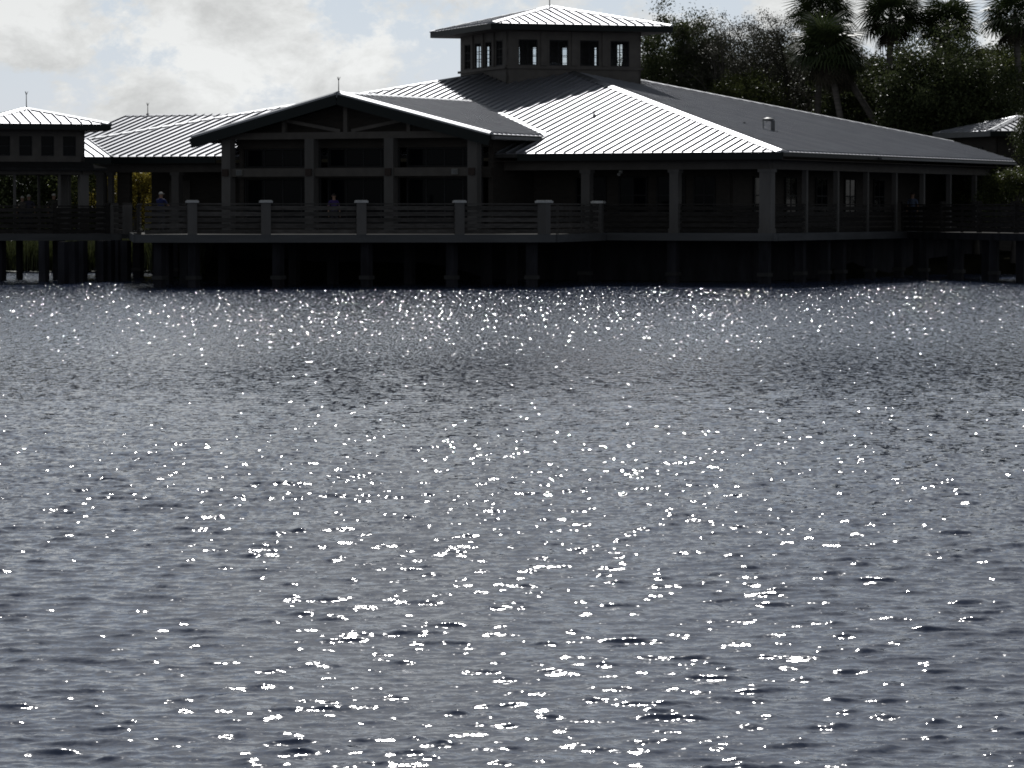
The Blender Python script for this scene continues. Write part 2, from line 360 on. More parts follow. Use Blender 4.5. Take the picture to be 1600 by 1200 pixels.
def eave_board(building, a, b, out, h=0.26, th=0.05, name='fascia', mat='fascia', dz=0.0):
    a, b = Vector(a), Vector(b); out = Vector(out).normalized()
    mb = MB(); c = (a + b) / 2 + out * (th / 2 - 0.02) - UP * (h / 2 + 0.01 - dz)
    mb.box(c, (b - a) / 2, out * th / 2, UP * h / 2); return mb.build(name, M[mat], building)
def column(parent, base, z1, w, ax, ay, cap=True, mat='column', name='column'):
    mb = MB(); b = Vector(base); h = z1 - b.z
    mb.box(b + UP * h / 2, ax * w / 2, ay * w / 2, UP * h / 2)
    if cap:
        mb.box(b + UP * (h - 0.06), ax * (w / 2 + 0.05), ay * (w / 2 + 0.05), UP * 0.06)
        mb.box(b + UP * 0.09, ax * (w / 2 + 0.03), ay * (w / 2 + 0.03), UP * 0.09)
    return mb.build(name, M[mat], parent)
def window(parent, c, ax, out, w, h, nx=1, ny=1, gl='dglass', fr=0.055, bar=0.03, name='window', depth=0.07):
    """Frame with glazing bars (the part) and one pane for each light (sub-parts); c is the centre."""
    c, ax, out = Vector(c), Vector(ax), Vector(out); mb = MB()
    for sx in (-1, 1): mb.box(c + ax * sx * (w / 2 - fr / 2), ax * fr / 2, out * depth / 2, UP * h / 2)
    for sz in (-1, 1): mb.box(c + UP * sz * (h / 2 - fr / 2), ax * (w / 2 - fr), out * depth / 2, UP * fr / 2)
    iw, ih = w - 2 * fr, h - 2 * fr
    for i in range(1, nx): mb.box(c + ax * (-iw / 2 + iw * i / nx), ax * bar / 2, out * depth * 0.35, UP * ih / 2)
    for j in range(1, ny): mb.box(c + UP * (-ih / 2 + ih * j / ny), ax * iw / 2, out * depth * 0.3, UP * bar / 2)
    f = mb.build(name, M['wframe'], parent)
    for i in range(nx):
        for j in range(ny):
            p = MB(); p.box(c + ax * (-iw / 2 + iw * (i + .5) / nx) + UP * (-ih / 2 + ih * (j + .5) / ny), ax * (iw / nx - bar * 0.6) / 2, out * 0.006, UP * (ih / ny - bar * 0.6) / 2)
            p.build('pane', M[gl], f)
    return f
def rod(parent, base, h=0.85):
    mb = MB(); b = Vector(base)
    mb.tube([b, b + UP * h], [0.022, 0.014], 6)
    for a in (0.4, 2.5, 4.6): mb.tube([b + UP * (h - 0.02), b + UP * (h + 0.12) + Vector((math.cos(a), math.sin(a), 0)) * 0.07], [0.016, 0.008], 5)
    mb.tube([b, b + UP * 0.05], 0.07, 8)
    return mb.build('lightning_rod', M['rod'], parent)

# ------------------------------------------------------------------ main building
B = thing('lakeside_building', P(17.8, 17.8, ZD), 'large dark lakeside visitor building with silver standing-seam hip roof and square cupola', 'building')
# --- the big hip roof, two corners cut off
k1, k2 = 3.25, 3.92
roof_face(B, [(0, 0), (29.2, 0), (SIDE - k1, k1), APEX], P(0, 0, 0), EL, ER, ZE, MS)                                  # lake slope
roof_face(B, [(0, 0), (28.7, 0), (SIDE - k2, k2), APEX], P(0, 0, 0), ER, EL, ZE, MS)                                  # right-hand slope
roof_face(B, [(0, 0), (29.2, 0), (SIDE - k1, k1), APEX], P(SIDE, SIDE, 0), EL * -1, ER * -1, ZE, MS, panels=False)
roof_face(B, [(0, 0), (29.2, 0), (SIDE - k2, k2), APEX][0:4], P(SIDE, SIDE, 0), ER * -1, EL * -1, ZE, MS, panels=False)
# closing boards at the cut corner on the right
mb = MB(); ra, rb, rc = P(0, 28.7, ZE - .1), P(6.9, SIDE, ZE - .1), P(k2, SIDE - k2, ZE + MS * k2 - .02)
mb.add([ra, rb, rc, ra + UP * -.2, rb + UP * -.2], [(0, 1, 2), (0, 3, 4, 1)]); mb.build('gable_end', M['trim'], B)
# roof over the covered way that leaves the left corner
zr = ZE + MS * k1
A0, A1 = P(29.2, 0), P(SIDE - k1, k1)
ln = (A1 - A0).dot(C2)
roof_face(B, [(-6.0, 0), (0, 0), ((A1 - A0).dot(C1), ln), (-6.0, ln)], P(29.2, 0, 0), C1, C2, ZE, (zr - ZE) / ln, name='covered_way_roof', phase=0.1)
ridge_cap(B, P(29.2, 0, ZE), A1 + UP * zr, EL * -0.08 + ER * 0.02, C1 * -0.05, 'valley_flashing', 0.03)
eave_board(B, P(29.2, 0, ZE), P(29.2, 0, ZE) - C1 * 6, C2 * -1)
# hip caps: front, left, right
def hip(t0, d0, t1, d1, name='hip_cap', w=0.27):
    a, b = P(t0, d0, zmain(t0, d0)), P(t1, d1, zmain(t1, d1))
    dt, dd = t1 - t0, d1 - d0; L = math.hypot(dt, dd); nt_, nd_ = -dd / L, dt / L
    s1 = P(t0 + nt_ * w, d0 + nd_ * w, 0) - P(t0, d0, 0); s2 = s1 * -1
    fall = MS * w / math.sqrt(2)
    return ridge_cap(B, a, b, s1 - UP * fall, s2 - UP * fall, name)
hip(15.75, 15.75, 8.0, 8.0); hip(8.0, 8.0, 0.03, 0.03)
hip(SIDE - 15.75, 15.75, SIDE - 9.2, 9.2, w=.13); hip(SIDE - 9.2, 9.2, SIDE - k1, k1, w=.13)
hip(15.75, SIDE - 15.75, 9.5, SIDE - 9.5); hip(9.5, SIDE - 9.5, k2, SIDE - k2)
# eaves: fascia, gutter strip, soffit
eave_board(B, P(0, 0, ZE), P(10.9, 0, ZE), ER * -1); eave_board(B, P(24.3, 0, ZE), P(29.2, 0, ZE), ER * -1)
eave_board(B, P(0, 0, ZE), P(0, 28.7, ZE), EL * -1, h=0.15)
eave_board(B, P(-0.06, 10.6, ZE - 0.05), P(-0.06, 28.4, ZE - 0.05), EL * -1, h=0.08, th=0.10, name='gutter', mat='gutter')
mb = MB(); mb.prism([P(0.05, 0.05, ZE - .26), P(0.05, 28.6, ZE - .26), P(4.2, 31, ZE - .26), P(4.2, 4.2, ZE - .26)], 0.03); mb.build('soffit', M['soffit'], B)
mb = MB(); mb.prism([P(29.1, 0.05, ZE - .262), P(0.06, 0.05, ZE - .262), P(4.2, 4.2, ZE - .262), P(29.1, 4.2, ZE - .262)], 0.03); mb.build('soffit', M['soffit'], B)
# beams on the porch columns
mb = MB(); mb.bar(P(1.0, 1.2, ZE - .45), P(1.0, 28, ZE - .45), 0.28, 0.34); mb.build('porch_beam', M['trim'], B)
mb = MB(); mb.bar(P(0.85, 1.0, ZE - .45), P(12.0, 1.0, ZE - .45), 0.28, 0.34); mb.build('porch_beam', M['trim'], B)
mb = MB(); mb.bar(P(23.4, 1.0, ZE - .45), P(30.6, 1.0, ZE - .45), 0.28, 0.34); mb.build('porch_beam', M['trim'], B)
column(B, P(1.0, 1.0, ZD), ZE - .62, 0.46, EL, ER)
for t in (4.73, 8.41): column(B, P(t, 1.0, ZD), ZE - .62, 0.36, EL, ER)
for t in (26.7, 30.3): column(B, P(t, 1.0, ZD), ZE - .62, 0.34, EL, ER)
for d in (5.0, 8.47, 11.93, 15.4, 18.9, 22.4, 25.9): column(B, P(1.0, d, ZD), ZE - .62, 0.19, EL, ER, cap=False)
mb = MB(); mb.box(P(29.35, 1.25, (ZD + ZE - .5) / 2), EL * .30, ER * .1, UP * (ZE - .5 - ZD) / 2); mb.build('screen_wall', M['wall'], B)
column(B, P(29.85, 1.0, ZD), ZE - .62, 0.2, EL, ER)
# walls set back under the porch
def wall(t0, d0, t1, d1, z0, z1, th=0.2, name='wall', mat='wall'):
    mb = MB(); a, b = P(t0, d0), P(t1, d1); dr = (b - a).normalized(); s = dr.cross(UP)
    mb.box((a + b) / 2 + UP * (z0 + z1) / 2, (b - a) / 2, s * th / 2, UP * (z1 - z0) / 2); return mb.build(name, M[mat], B)
ZT = ZE - 0.27
wall(3.6, 3.7, 29.5, 3.7, ZD, ZT); wall(3.6, 3.8, 3.6, 31.5, ZD, ZT); wall(29.5, 3.82, 29.5, 31.5, ZD, ZT); wall(3.72, 31.5, 29.38, 31.5, ZD, ZT)
for t, w in ((6.0, 1.2), (7.6, 1.2), (9.4, 1.3), (4.6, 0.9)):
    window(B, P(t, 3.56, ZD + 1.45), EL, ER * -1, w, 1.5, 2, 2, bar=0.05)
for d, w in ((6.5, 1.3), (9.9, 1.3), (13.4, 1.3), (16.8, 1.3), (20.4, 1.3)):
    window(B, P(3.46, d, ZD + 1.45), ER, EL * -1, w, 1.5, 2, 2, bar=0.05)
for t in (24.6, 28.1):                      # doors at the left end of the porch
    mb = MB(); mb.box(P(t, 3.57, ZD + 1.05), EL * 0.5, ER * 0.04, UP * 1.05); dd_ = mb.build('door', M['trim'], B)
    mb = MB(); mb.box(P(t - .38, 3.51, ZD + 1.02), EL * 0.02, ER * 0.03, UP * 0.12); mb.build('handle', M['gutter'], dd_)
mb = MB(); mb.box(P(7.0, 1.0, ZE - .70), EL * .06, ER * .05, UP * .05); mb.tube([P(7.0, .95, ZE - .72), P(7.0, .8, ZE - .8)], [.04, .07], 8); mb.build('flood_lamp', M['sign'], B)

# --- front gable wing
TG, GW, DG, ZGE, ZGR = 17.65, 6.56, -2.07, EYE + 2.92, EYE + 4.55
MG = (ZGR - ZGE) / GW
de = (ZGE - ZE) / MS; dr_ = (ZGR - ZE) / MS
roof_face(B, [(DG, 0), (de, 0), (dr_, GW), (DG, GW)], P(TG - GW, 0, 0), ER, EL, ZGE, MG, name='gable_roof_slope')
roof_face(B, [(DG, 0), (de, 0), (dr_, GW), (DG, GW)], P(TG + GW, 0, 0), ER, EL * -1, ZGE, MG, name='gable_roof_slope', panels=False)
ridge_cap(B, P(TG, DG, ZGR), P(TG, dr_, ZGR), EL * .22 - UP * .22 * MG, EL * -.22 - UP * .22 * MG, 'ridge_cap')
for sg in (-1, 1):
    a, b = P(TG + sg * GW, DG, ZGE), P(TG + sg * .02, DG, ZGR)
    ridge_cap(B, a + ER * 0.16, b + ER * 0.16, ER * 0.14, ER * -0.20 - UP * 0.05, 'rake_cap', 0.085)
    mb = MB(); mb.bar(a + ER * -.03 - UP * .24, b + ER * -.03 - UP * .24, 0.07, 0.38); mb.build('barge_board', M['fascia'], B)
    va, vb = P(TG + sg * GW, de, ZGE), P(TG, dr_, ZGR)
    ridge_cap(B, va, vb, ER * .26 + UP * .26 * MS, (EL * -sg * .01 - ER * .12) , 'valley_flashing', 0.045)
    eave_board(B, P(TG + sg * GW, DG + .05, ZGE), P(TG + sg * GW, de - .1, ZGE), EL * sg, h=0.2)
    g = MB(); g.box(P(TG + sg * (GW + .09), (DG + .1 + de - .35) / 2, ZGE - .12), ER * ((de - .35) - (DG + .1)) / 2, EL * .065, UP * .06)
    gg = g.build('gutter', M['gutter'], B)
    g = MB(); q = P(TG + sg * (GW + .09), de - .75, ZGE - .18); g.tube([q, q - UP * .16, q - UP * .3 - EL * sg * .35], .045, 8); g.build('downspout', M['gutter'], gg)
# gable wall behind the truss and the bays below
GD = -0.55
mb = MB(); tri = [P(TG - GW + .5, GD, ZGE - .1), P(TG + GW - .5, GD, ZGE - .1), P(TG, GD, ZGR - .22)]
mb.add(tri + [p + ER * .15 for p in tri], [(0, 1, 2), (5, 4, 3), (0, 3, 4, 1), (1, 4, 5, 2), (2, 5, 3, 0)]); mb.build('gable_wall', M['wall'], B)
GC = (12.1, 15.7, 19.2, 22.95)
for t in GC: column(B, P(t, DG + .75, ZD), ZGE - .10, 0.40, EL, ER, cap=False)
mb = MB(); mb.bar(P(11.6, DG + .75, ZGE + .03), P(23.6, DG + .75, ZGE + .03), 0.26, 0.26); mb.build('truss_chord', M['trim'], B)
for sg, t in ((-1, TG - GW + .75), (1, TG + GW - .75)):
    mb = MB(); mb.box(P(t, DG + .72, ZGE - .05), EL * .16, ER * .3, UP * .17); mb.build('bracket', M['trim'], B)
zch = ZGE + .16
mb = MB(); mb.bar(P(TG, DG + .75, zch), P(TG, DG + .75, ZGR - .3), .17, .2, up=ER); mb.build('king_post', M['trim'], B)
for sg in (-1, 1):
    t = TG + sg * 2.75; zt = ZGR - .22 - MG * 2.75
    mb = MB(); mb.bar(P(t, DG + .75, zch), P(t, DG + .75, zt), .15, .18, up=ER); mb.build('truss_post', M['trim'], B)
    mb = MB(); mb.bar(P(TG + sg * .25, DG + .76, zch + .04), P(t - sg * .1, DG + .76, zt - .1), .13, .15, up=ER); mb.build('truss_brace', M['trim'], B)
mb = MB(); mb.bar(P(12.1, DG + .72, EYE + 1.52), P(22.95, DG + .72, EYE + 1.52), 0.22, 0.32); mb.build('middle_beam', M['trim'], B)
for t in GC:
    mb = MB(); mb.box(P(t, DG + .5, EYE + 1.52), EL * .13, ER * .04, UP * .14); mb.build('bracket', M['block'], B)
for t in (12.85, 22.35):
    mb = MB(); mb.box(P(t, DG + .57, EYE + 1.52), EL * .13, ER * .04, UP * .11); q = mb.build('wall_lamp', M['sign'], B)
    for s_ in (-1, 1):
        mb = MB(); mb.box(P(t + s_ * .06, DG + .525, EYE + 1.52), EL * .04, ER * .01, UP * .08); mb.build('lamp_glass', M['gutter'], q)
wall(11.9, GD + .3, 23.1, GD + .3, ZD, ZD + .35, 0.16); wall(11.9, GD + .3, 23.1, GD + .3, EYE + 1.3, EYE + 1.72, 0.16); wall(11.9, GD + .3, 23.1, GD + .3, EYE + 2.48, ZGE - .1, 0.16)
wall(11.98, GD + .4, 11.98, 3.6, ZD, ZGE - .1, .2); wall(23.02, GD + .4, 23.02, 3.6, ZD, ZGE - .1, .2)
for i in range(3):
    c = (GC[i] + GC[i + 1]) / 2; w = GC[i + 1] - GC[i] - .3
    window(B, P(c, GD + .3, EYE + 2.1), EL, ER * -1, w, .74, 4, 1, bar=.06)
    window(B, P(c, GD + .3, (ZD + .35 + EYE + 1.3) / 2), EL, ER * -1, w, EYE + 1.3 - ZD - .37, 4, 1, bar=.06)
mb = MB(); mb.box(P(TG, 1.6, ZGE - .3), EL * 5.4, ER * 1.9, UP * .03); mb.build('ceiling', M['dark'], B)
rod(B, P(TG, DG + .12, ZGR + .05), .48)

# --- rear left gable wing on posts
T2, D2, Z2, W2 = 37.6, 14.8, EYE + 4.32, 6.4
tr = SIDE - (Z2 - ZE) / MS; m2 = .25
roof_face(B, [(0, 0), (T2 - SIDE + (Z2 - m2 * W2 - ZE) / MS + 0, 0), (T2 - tr, W2), (0, W2)], P(T2, D2 - W2, 0), EL * -1, ER, Z2 - m2 * W2, m2, name='rear_roof_slope')
roof_face(B, [(0, 0), (2.5, 0), (T2 - tr, W2), (0, W2)], P(T2, D2 + W2, 0), EL * -1, ER * -1, Z2 - m2 * W2, m2, name='rear_roof_slope', panels=False)
ridge_cap(B, P(T2, D2, Z2), P(T2 - 3.6, D2, Z2), ER * .2 - UP * .05, ER * -.2 - UP * .05, 'ridge_cap')
ridge_cap(B, P(T2 - 3.6, D2, Z2), P(tr, D2, Z2), ER * .2 - UP * .05, ER * -.2 - UP * .05, 'ridge_cap', .03)
for sg in (-1, 1):
    mb = MB(); mb.bar(P(T2, D2 + sg * W2, Z2 - m2 * W2 - .2), P(T2, D2, Z2 - .2), .06, .3); mb.build('barge_board', M['fascia'], B)
    column(B, P(36.4, D2 + sg * 5.6, ZD), Z2 - m2 * W2 - .1, .34, EL, ER)
rod(B, P(T2 - 1.1, D2, Z2 + .05), .42)

# --- cupola, turned 45 degrees on the roof
CC = P(17.8, 17.8); CH, CE = 3.08, 4.12
ZCE, ZCA = EYE + 7.95, EYE + 8.93; MC = (ZCA - ZCE) / CE
def Cp(a, b, z): return CC + C1 * a + C2 * b + UP * z
dirs = [(C1, C2), (C2, C1 * -1), (C1 * -1, C2 * -1), (C2 * -1, C1)]            # (along, inwards) for front, right, back, left
zb, zs0, zs1, zt_ = EYE + 5.0, EYE + 6.24, EYE + 7.34, ZCE - .18
for idx, (ax, inn) in enumerate(dirs):
    c0 = CC - inn * CH
    mb = MB()                               # wall: base, head and five piers, openings left between
    mb.box(c0 + inn * .05 + UP * (zb + zs0) / 2, ax * (CH - .0), inn * .05, UP * (zs0 - zb) / 2)
    mb.box(c0 + inn * .05 + UP * (zs1 + zt_) / 2, ax * CH, inn * .05, UP * (zt_ - zs1) / 2)
    pw = .54; ow = (2 * CH - 5 * pw) / 4
    edges = []
    for i in range(5):
        x = -CH + pw / 2 + i * (pw + ow)
        mb.box(c0 + ax * x + inn * .05 + UP * (zs0 + zs1) / 2, ax * pw / 2, inn * .05, UP * (zs1 - zs0) / 2)
        if i in (1, 2, 3): mb.box(c0 + ax * x - inn * .03 + UP * (zs0 + zt_) / 2, ax * .13, inn * .03, UP * (zt_ - zs0) / 2)
    mb.build('cupola_wall', M['trim'], B)
    mb = MB(); mb.box(c0 - inn * .05 + UP * (zs0 - .1), ax * (CH + .1), inn * .05, UP * .05); mb.build('sill_band', M['trim'], B)
    for i in range(4):
        x = -CH + pw + ow / 2 + i * (pw + ow)
        window(B, c0 + ax * x + inn * .06 + UP * (zs0 + zs1) / 2, ax, inn * -1, ow, zs1 - zs0, 2, 3, 'glass', .04, .022)
    o_ = CC - inn * CE - ax * CE
    roof_face(B, [(0, 0), (2 * CE, 0), (CE, CE)], o_, ax, inn, ZCE, MC, name='cupola_roof_slope', panels=idx in (0, 3), phase=CE % SEAM)
    eave_board(B, o_ + UP * ZCE, o_ + ax * 2 * CE + UP * ZCE, inn * -1, h=.24)
    mb = MB(); mb.prism([CC - inn * (CE - .02) - ax * (CE - .02) + UP * (ZCE - .22), CC - inn * (CE - .02) + ax * (CE - .02) + UP * (ZCE - .22), CC - inn * 3.0 + ax * 3.0 + UP * (ZCE - .22), CC - inn * 3.0 - ax * 3.0 + UP * (ZCE - .22)], .04); mb.build('soffit', M['soffit'], B)
    cn = CC - inn * (CE - .02) - ax * (CE - .02) + UP * ZCE
    L_ = ax.cross(inn); w = .2
    s1 = (ax - inn) * w / math.sqrt(2) - UP * w * MC / math.sqrt(2); s2 = (inn - ax) * w / math.sqrt(2) - UP * w * MC / math.sqrt(2)
    ridge_cap(B, CC + UP * ZCA, cn, s1, s2, 'hip_cap')
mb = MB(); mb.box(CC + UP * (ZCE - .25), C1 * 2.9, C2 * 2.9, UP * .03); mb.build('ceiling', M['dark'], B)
mb = MB(); mb.box(CC + UP * (zs0 - .12), C1 * 2.95, C2 * 2.95, UP * .03); mb.build('cupola_light_block', M['dark'], B)  # added panel that keeps sunlit roof metal from brightening the cupola inside
rod(B, CC + UP * (ZCA + .03), 1.2)

# --- small things on the roof
def on_lake_slope(u, v):                    # where the sight line of a photo pixel meets the lake slope
    r = Vector(((u - 800) / FPX, 1, -(v - V0) / FPX)); e = Vector((0, 0, EYE))
    k = (ZE - EYE - MS * F0.dot(ER)) / (r.z - MS * r.dot(ER)); return e + r * k
def on_right_slope(u, v):
    r = Vector(((u - 800) / FPX, 1, -(v - V0) / FPX)); e = Vector((0, 0, EYE))
    k = (ZE - EYE - MS * F0.dot(EL)) / (r.z - MS * r.dot(EL)); return e + r * k
p = on_lake_slope(928, 184); mb = MB(); mb.tube([p - UP * .05, p + UP * .06, p + UP * .16], [.10, .07, .035], 10); mb.tube([p + UP * .1, p + UP * .3], .025, 8); mb.build('plumbing_vent', M['rod'], B)
p = on_right_slope(1200, 205.5); mb = MB()
mb.tube([p + V(.17, 0, -.1), p + V(.17, 0, .42)], .085, 10); mb.tube([p + V(-.22, 0, -.1), p + V(-.22, 0, .45)], .018, 6); mb.box(p + V(.02, 0, -.02), (.33, 0, 0), (0, .25, 0), (0, 0, .03))
mb.tube([p + V(-.02, 0, .40), p + V(-.02, 0, .44), p + V(-.02, 0, .50), p + V(-.02, 0, .56)], [.12, .24, .22, .05], 14); mb.build('roof_vent', M['gutter'], B)
p = on_right_slope(1162, 196); mb = MB(); mb.tube([p - UP * .05, p + UP * .12], .05, 8); mb.build('plumbing_vent', M['rod'], B)

# ------------------------------------------------------------------ decks on piles
def deck_thing(name, loc, label):
    return thing(name, loc, label, 'deck')
def pile(parent, x, y, top, w=.30, collar=True):
    mb = MB(); mb.box((x, y, (top - 1.6) / 2), EL * w / 2, ER * w / 2, (0, 0, (top + 1.6) / 2)); o = mb.build('pile', M['pile'], parent)
    if collar:
        mb = MB(); mb.box((x, y, .12), EL * (w / 2 + .05), ER * (w / 2 + .05), (0, 0, .07)); mb.build('pile_collar', M['pilefoot'], o)
TA, TB, TB2 = V(xat(212, 125.0), 125.0, 0), V(xat(868, 126.4), 126.4, 0), V(xat(945, 134.2), 134.2, 0)
TA2 = P(24.5, 1.5) ; TA3 = V(xat(205, 138), 138, 0)
DK = deck_thing('terrace_deck', ((TA + TB) / 2 + UP * ZD), 'concrete-edged terrace deck on dark piles in front of the gable wing')
mb = MB(); mb.prism([p + UP * (ZD - .004) for p in (TA + V(.05, .05, 0), TB + V(-.03, .05, 0), TB2 + V(-.05, .05, 0), P(12, .6), P(24.5, .6), TA3 + V(.05, 0, 0))], .24); mb.build('deck_floor', M['timber'], DK)
for a, b in ((TA, TB), (TB, TB2), (TA, TA3)):
    mb = MB(); mb.bar(a + UP * (ZD - .14), b + UP * (ZD - .14), .14, .29); mb.build('edge_beam', M['concrete'], DK)
for u in (250, 303, 435, 573, 706, 831):
    y = 126.2 + (u - 250) / 580 * .8; pile(DK, xat(u, y), y, ZD - .3, .32)
for u in (262, 290, 350, 460, 520, 640, 760, 800):
    y = 131.5 + random.random(); pile(DK, xat(u, y), y, ZD - .3, .32, False)
PD = deck_thing('porch_deck', P(17, 17, ZD), 'wide porch deck on piles carrying the main building')
for a, b in ((P(29.3, 3.4), P(2.6, 3.4)), (P(2.6, 3.5), P(2.6, 33))):
    mb = MB(); mb.bar(a + UP * .6, b + UP * .6, .2, 1.6); mb.build('foundation_wall', M['pile'], PD)
mb = MB(); mb.prism([P(0.42, 0.42, ZD), P(0.42, 34, ZD), P(33, 34, ZD), P(33, 0.42, ZD)][::1], .26); mb.build('deck_floor', M['timber'], PD)
for a, b in ((P(.3, .36), P(9.0, .36)), (P(.36, .2), P(.36, 16.2)), (P(24.5, .36), P(33, .36))):
    mb = MB(); mb.bar(a + UP * (ZD - .135), b + UP * (ZD - .135), .12, .29); mb.build('edge_beam', M['concrete'], PD)
for t in (1.0, 4.73, 8.41): 
    q = P(t, .8); pile(PD, q.x, q.y, ZD - .27, .36)
for d in (4.0, 6.7, 8.47, 11.93, 15.4):
    q = P(.8, d); pile(PD, q.x, q.y, ZD - .27, .34)
for t in (26.7, 28.5, 30.3, 32.3):
    q = P(t, .9); pile(PD, q.x, q.y, ZD - .27, .34)
for t in (26.7, 30.3, 32.4):
    q = P(t, 5.5); pile(PD, q.x, q.y, ZD - .27, .34, False)

# ------------------------------------------------------------------ railings of horizontal boards
def railing(name, label, pts, zd, post_w=.34, cap_w=.48, posts=True, boards=5, group=None, capmat='cap', end_posts=True, wood='timber', postmat='column', first=True):
    r = thing(name, pts[0] + UP * zd, label, 'railing', group)
    for i, p in enumerate(pts):
        if posts and (i > 0 or first):
            d = (pts[min(i + 1, len(pts) - 1)] - pts[max(i - 1, 0)]).normalized(); s_ = d.cross(UP)
            mb = MB(); mb.box(p + UP * (zd + .565), d * post_w / 2, s_ * post_w / 2, UP * .565); po = mb.build('post', M[postmat], r)
            mb = MB(); mb.box(p + UP * (zd + 1.165), d * cap_w / 2, s_ * cap_w / 2, UP * .035); mb.box(p + UP * (zd + 1.212), d * cap_w * .42, s_ * cap_w * .42, UP * .012); mb.build('post_cap', M[capmat], po)
    for a, b in zip(pts, pts[1:]):
        d = (b - a).normalized(); n_ = d.cross(UP); g = post_w / 2 if posts else 0
        a2, b2 = a + d * (g + .005), b - d * (g + .005)
        mb = MB(); mb.bar(a2 + UP * (zd + 1.09), b2 + UP * (zd + 1.09), .16, .045); mb.build('top_rail', M[wood], r)
        L = (b2 - a2).length; k = max(1, round(L / 2.2))
        for j in range(1, k):
            q = a2 + d * L * j / k; mb = MB(); mb.box(q + UP * (zd + .53) - n_ * .055, d * .045, n_ * .045, UP * .53); mb.build('stud', M[wood], r)
        for j in range(boards):
            z = zd + .095 + j * .212; jj = random.uniform(-.008, .008)
            mb = MB(); mb.bar(a2 + UP * (z + jj) + n_ * .02, b2 + UP * (z - jj) + n_ * .02, .04, .152); mb.build('rail_board', M[wood], r)
    return r
def on_line(a, b, u):                       # point of line a-b seen in photo column u
    k = (u - 800) / FPX; den = (b.x - a.x) - k * (b.y - a.y); return a + (b - a) * ((k * a.y - a.x) / den)
TAi, TBi = TA + V(.16, .12, 0), TB + V(-.12, .12, 0)
pts = [on_line(TAi, TBi, u) for u in (219, 301, 416, 565, 718, 850)]
railing('terrace_railing', 'timber board railing with pale stone post caps along the terrace edge', pts + [TB2 + V(-.25, .1, 0)], ZD, first=False)
railing('terrace_railing', 'short return of board railing at the left end of the terrace', [pts[0] + V(-.02, .4, 0), TA3 + V(.35, -.2, 0)], ZD, posts=False)
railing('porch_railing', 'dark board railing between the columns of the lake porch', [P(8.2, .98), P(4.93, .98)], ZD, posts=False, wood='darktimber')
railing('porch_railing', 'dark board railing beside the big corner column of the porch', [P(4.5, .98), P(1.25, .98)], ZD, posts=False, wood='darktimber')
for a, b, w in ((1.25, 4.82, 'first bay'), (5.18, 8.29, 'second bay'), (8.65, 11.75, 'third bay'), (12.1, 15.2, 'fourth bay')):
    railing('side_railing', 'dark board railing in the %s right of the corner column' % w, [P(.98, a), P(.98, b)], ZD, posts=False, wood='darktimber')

# boardwalk on the right
BW0, BW1 = V(xat(1408, 145.5), 145.5, 0), V(xat(1800, 122), 122, 0)
BD = deck_thing('boardwalk_deck', (BW0 + BW1) / 2 + UP * ZD, 'dark boardwalk leading off to the right of the building')
nrm = UP.cross((BW1 - BW0).normalized())
mb = MB(); mb.prism([BW0 + UP * (ZD - .01), BW1 + UP * (ZD - .01), BW1 + nrm * 3 + UP * (ZD - .01), BW0 + nrm * 3 + UP * (ZD - .01)], .2); mb.build('deck_floor', M['darktimber'], BD)
mb = MB(); mb.bar(BW0 + UP * (ZD - .15) - nrm * .04, BW1 + UP * (ZD - .15) - nrm * .04, .08, .28); mb.build('edge_beam', M['pile'], BD)
for u in (1445, 1500, 1555, 1610, 1680):
    q = on_line(BW0, BW1, u); pile(BD, q.x, q.y + .3, ZD - .25, .3); pile(BD, q.x, q.y + 2.6, ZD - .25, .3, False)
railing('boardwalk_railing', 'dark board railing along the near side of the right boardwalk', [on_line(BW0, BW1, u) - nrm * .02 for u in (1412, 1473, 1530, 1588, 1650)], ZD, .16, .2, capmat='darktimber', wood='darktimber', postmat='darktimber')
railing('boardwalk_railing', 'dark board railing along the far side of the right boardwalk', [on_line(BW0, BW1, u) + nrm * 2.8 for u in (1420, 1480, 1540, 1600, 1660)], ZD, .16, .2, capmat='darktimber', wood='darktimber', postmat='darktimber')

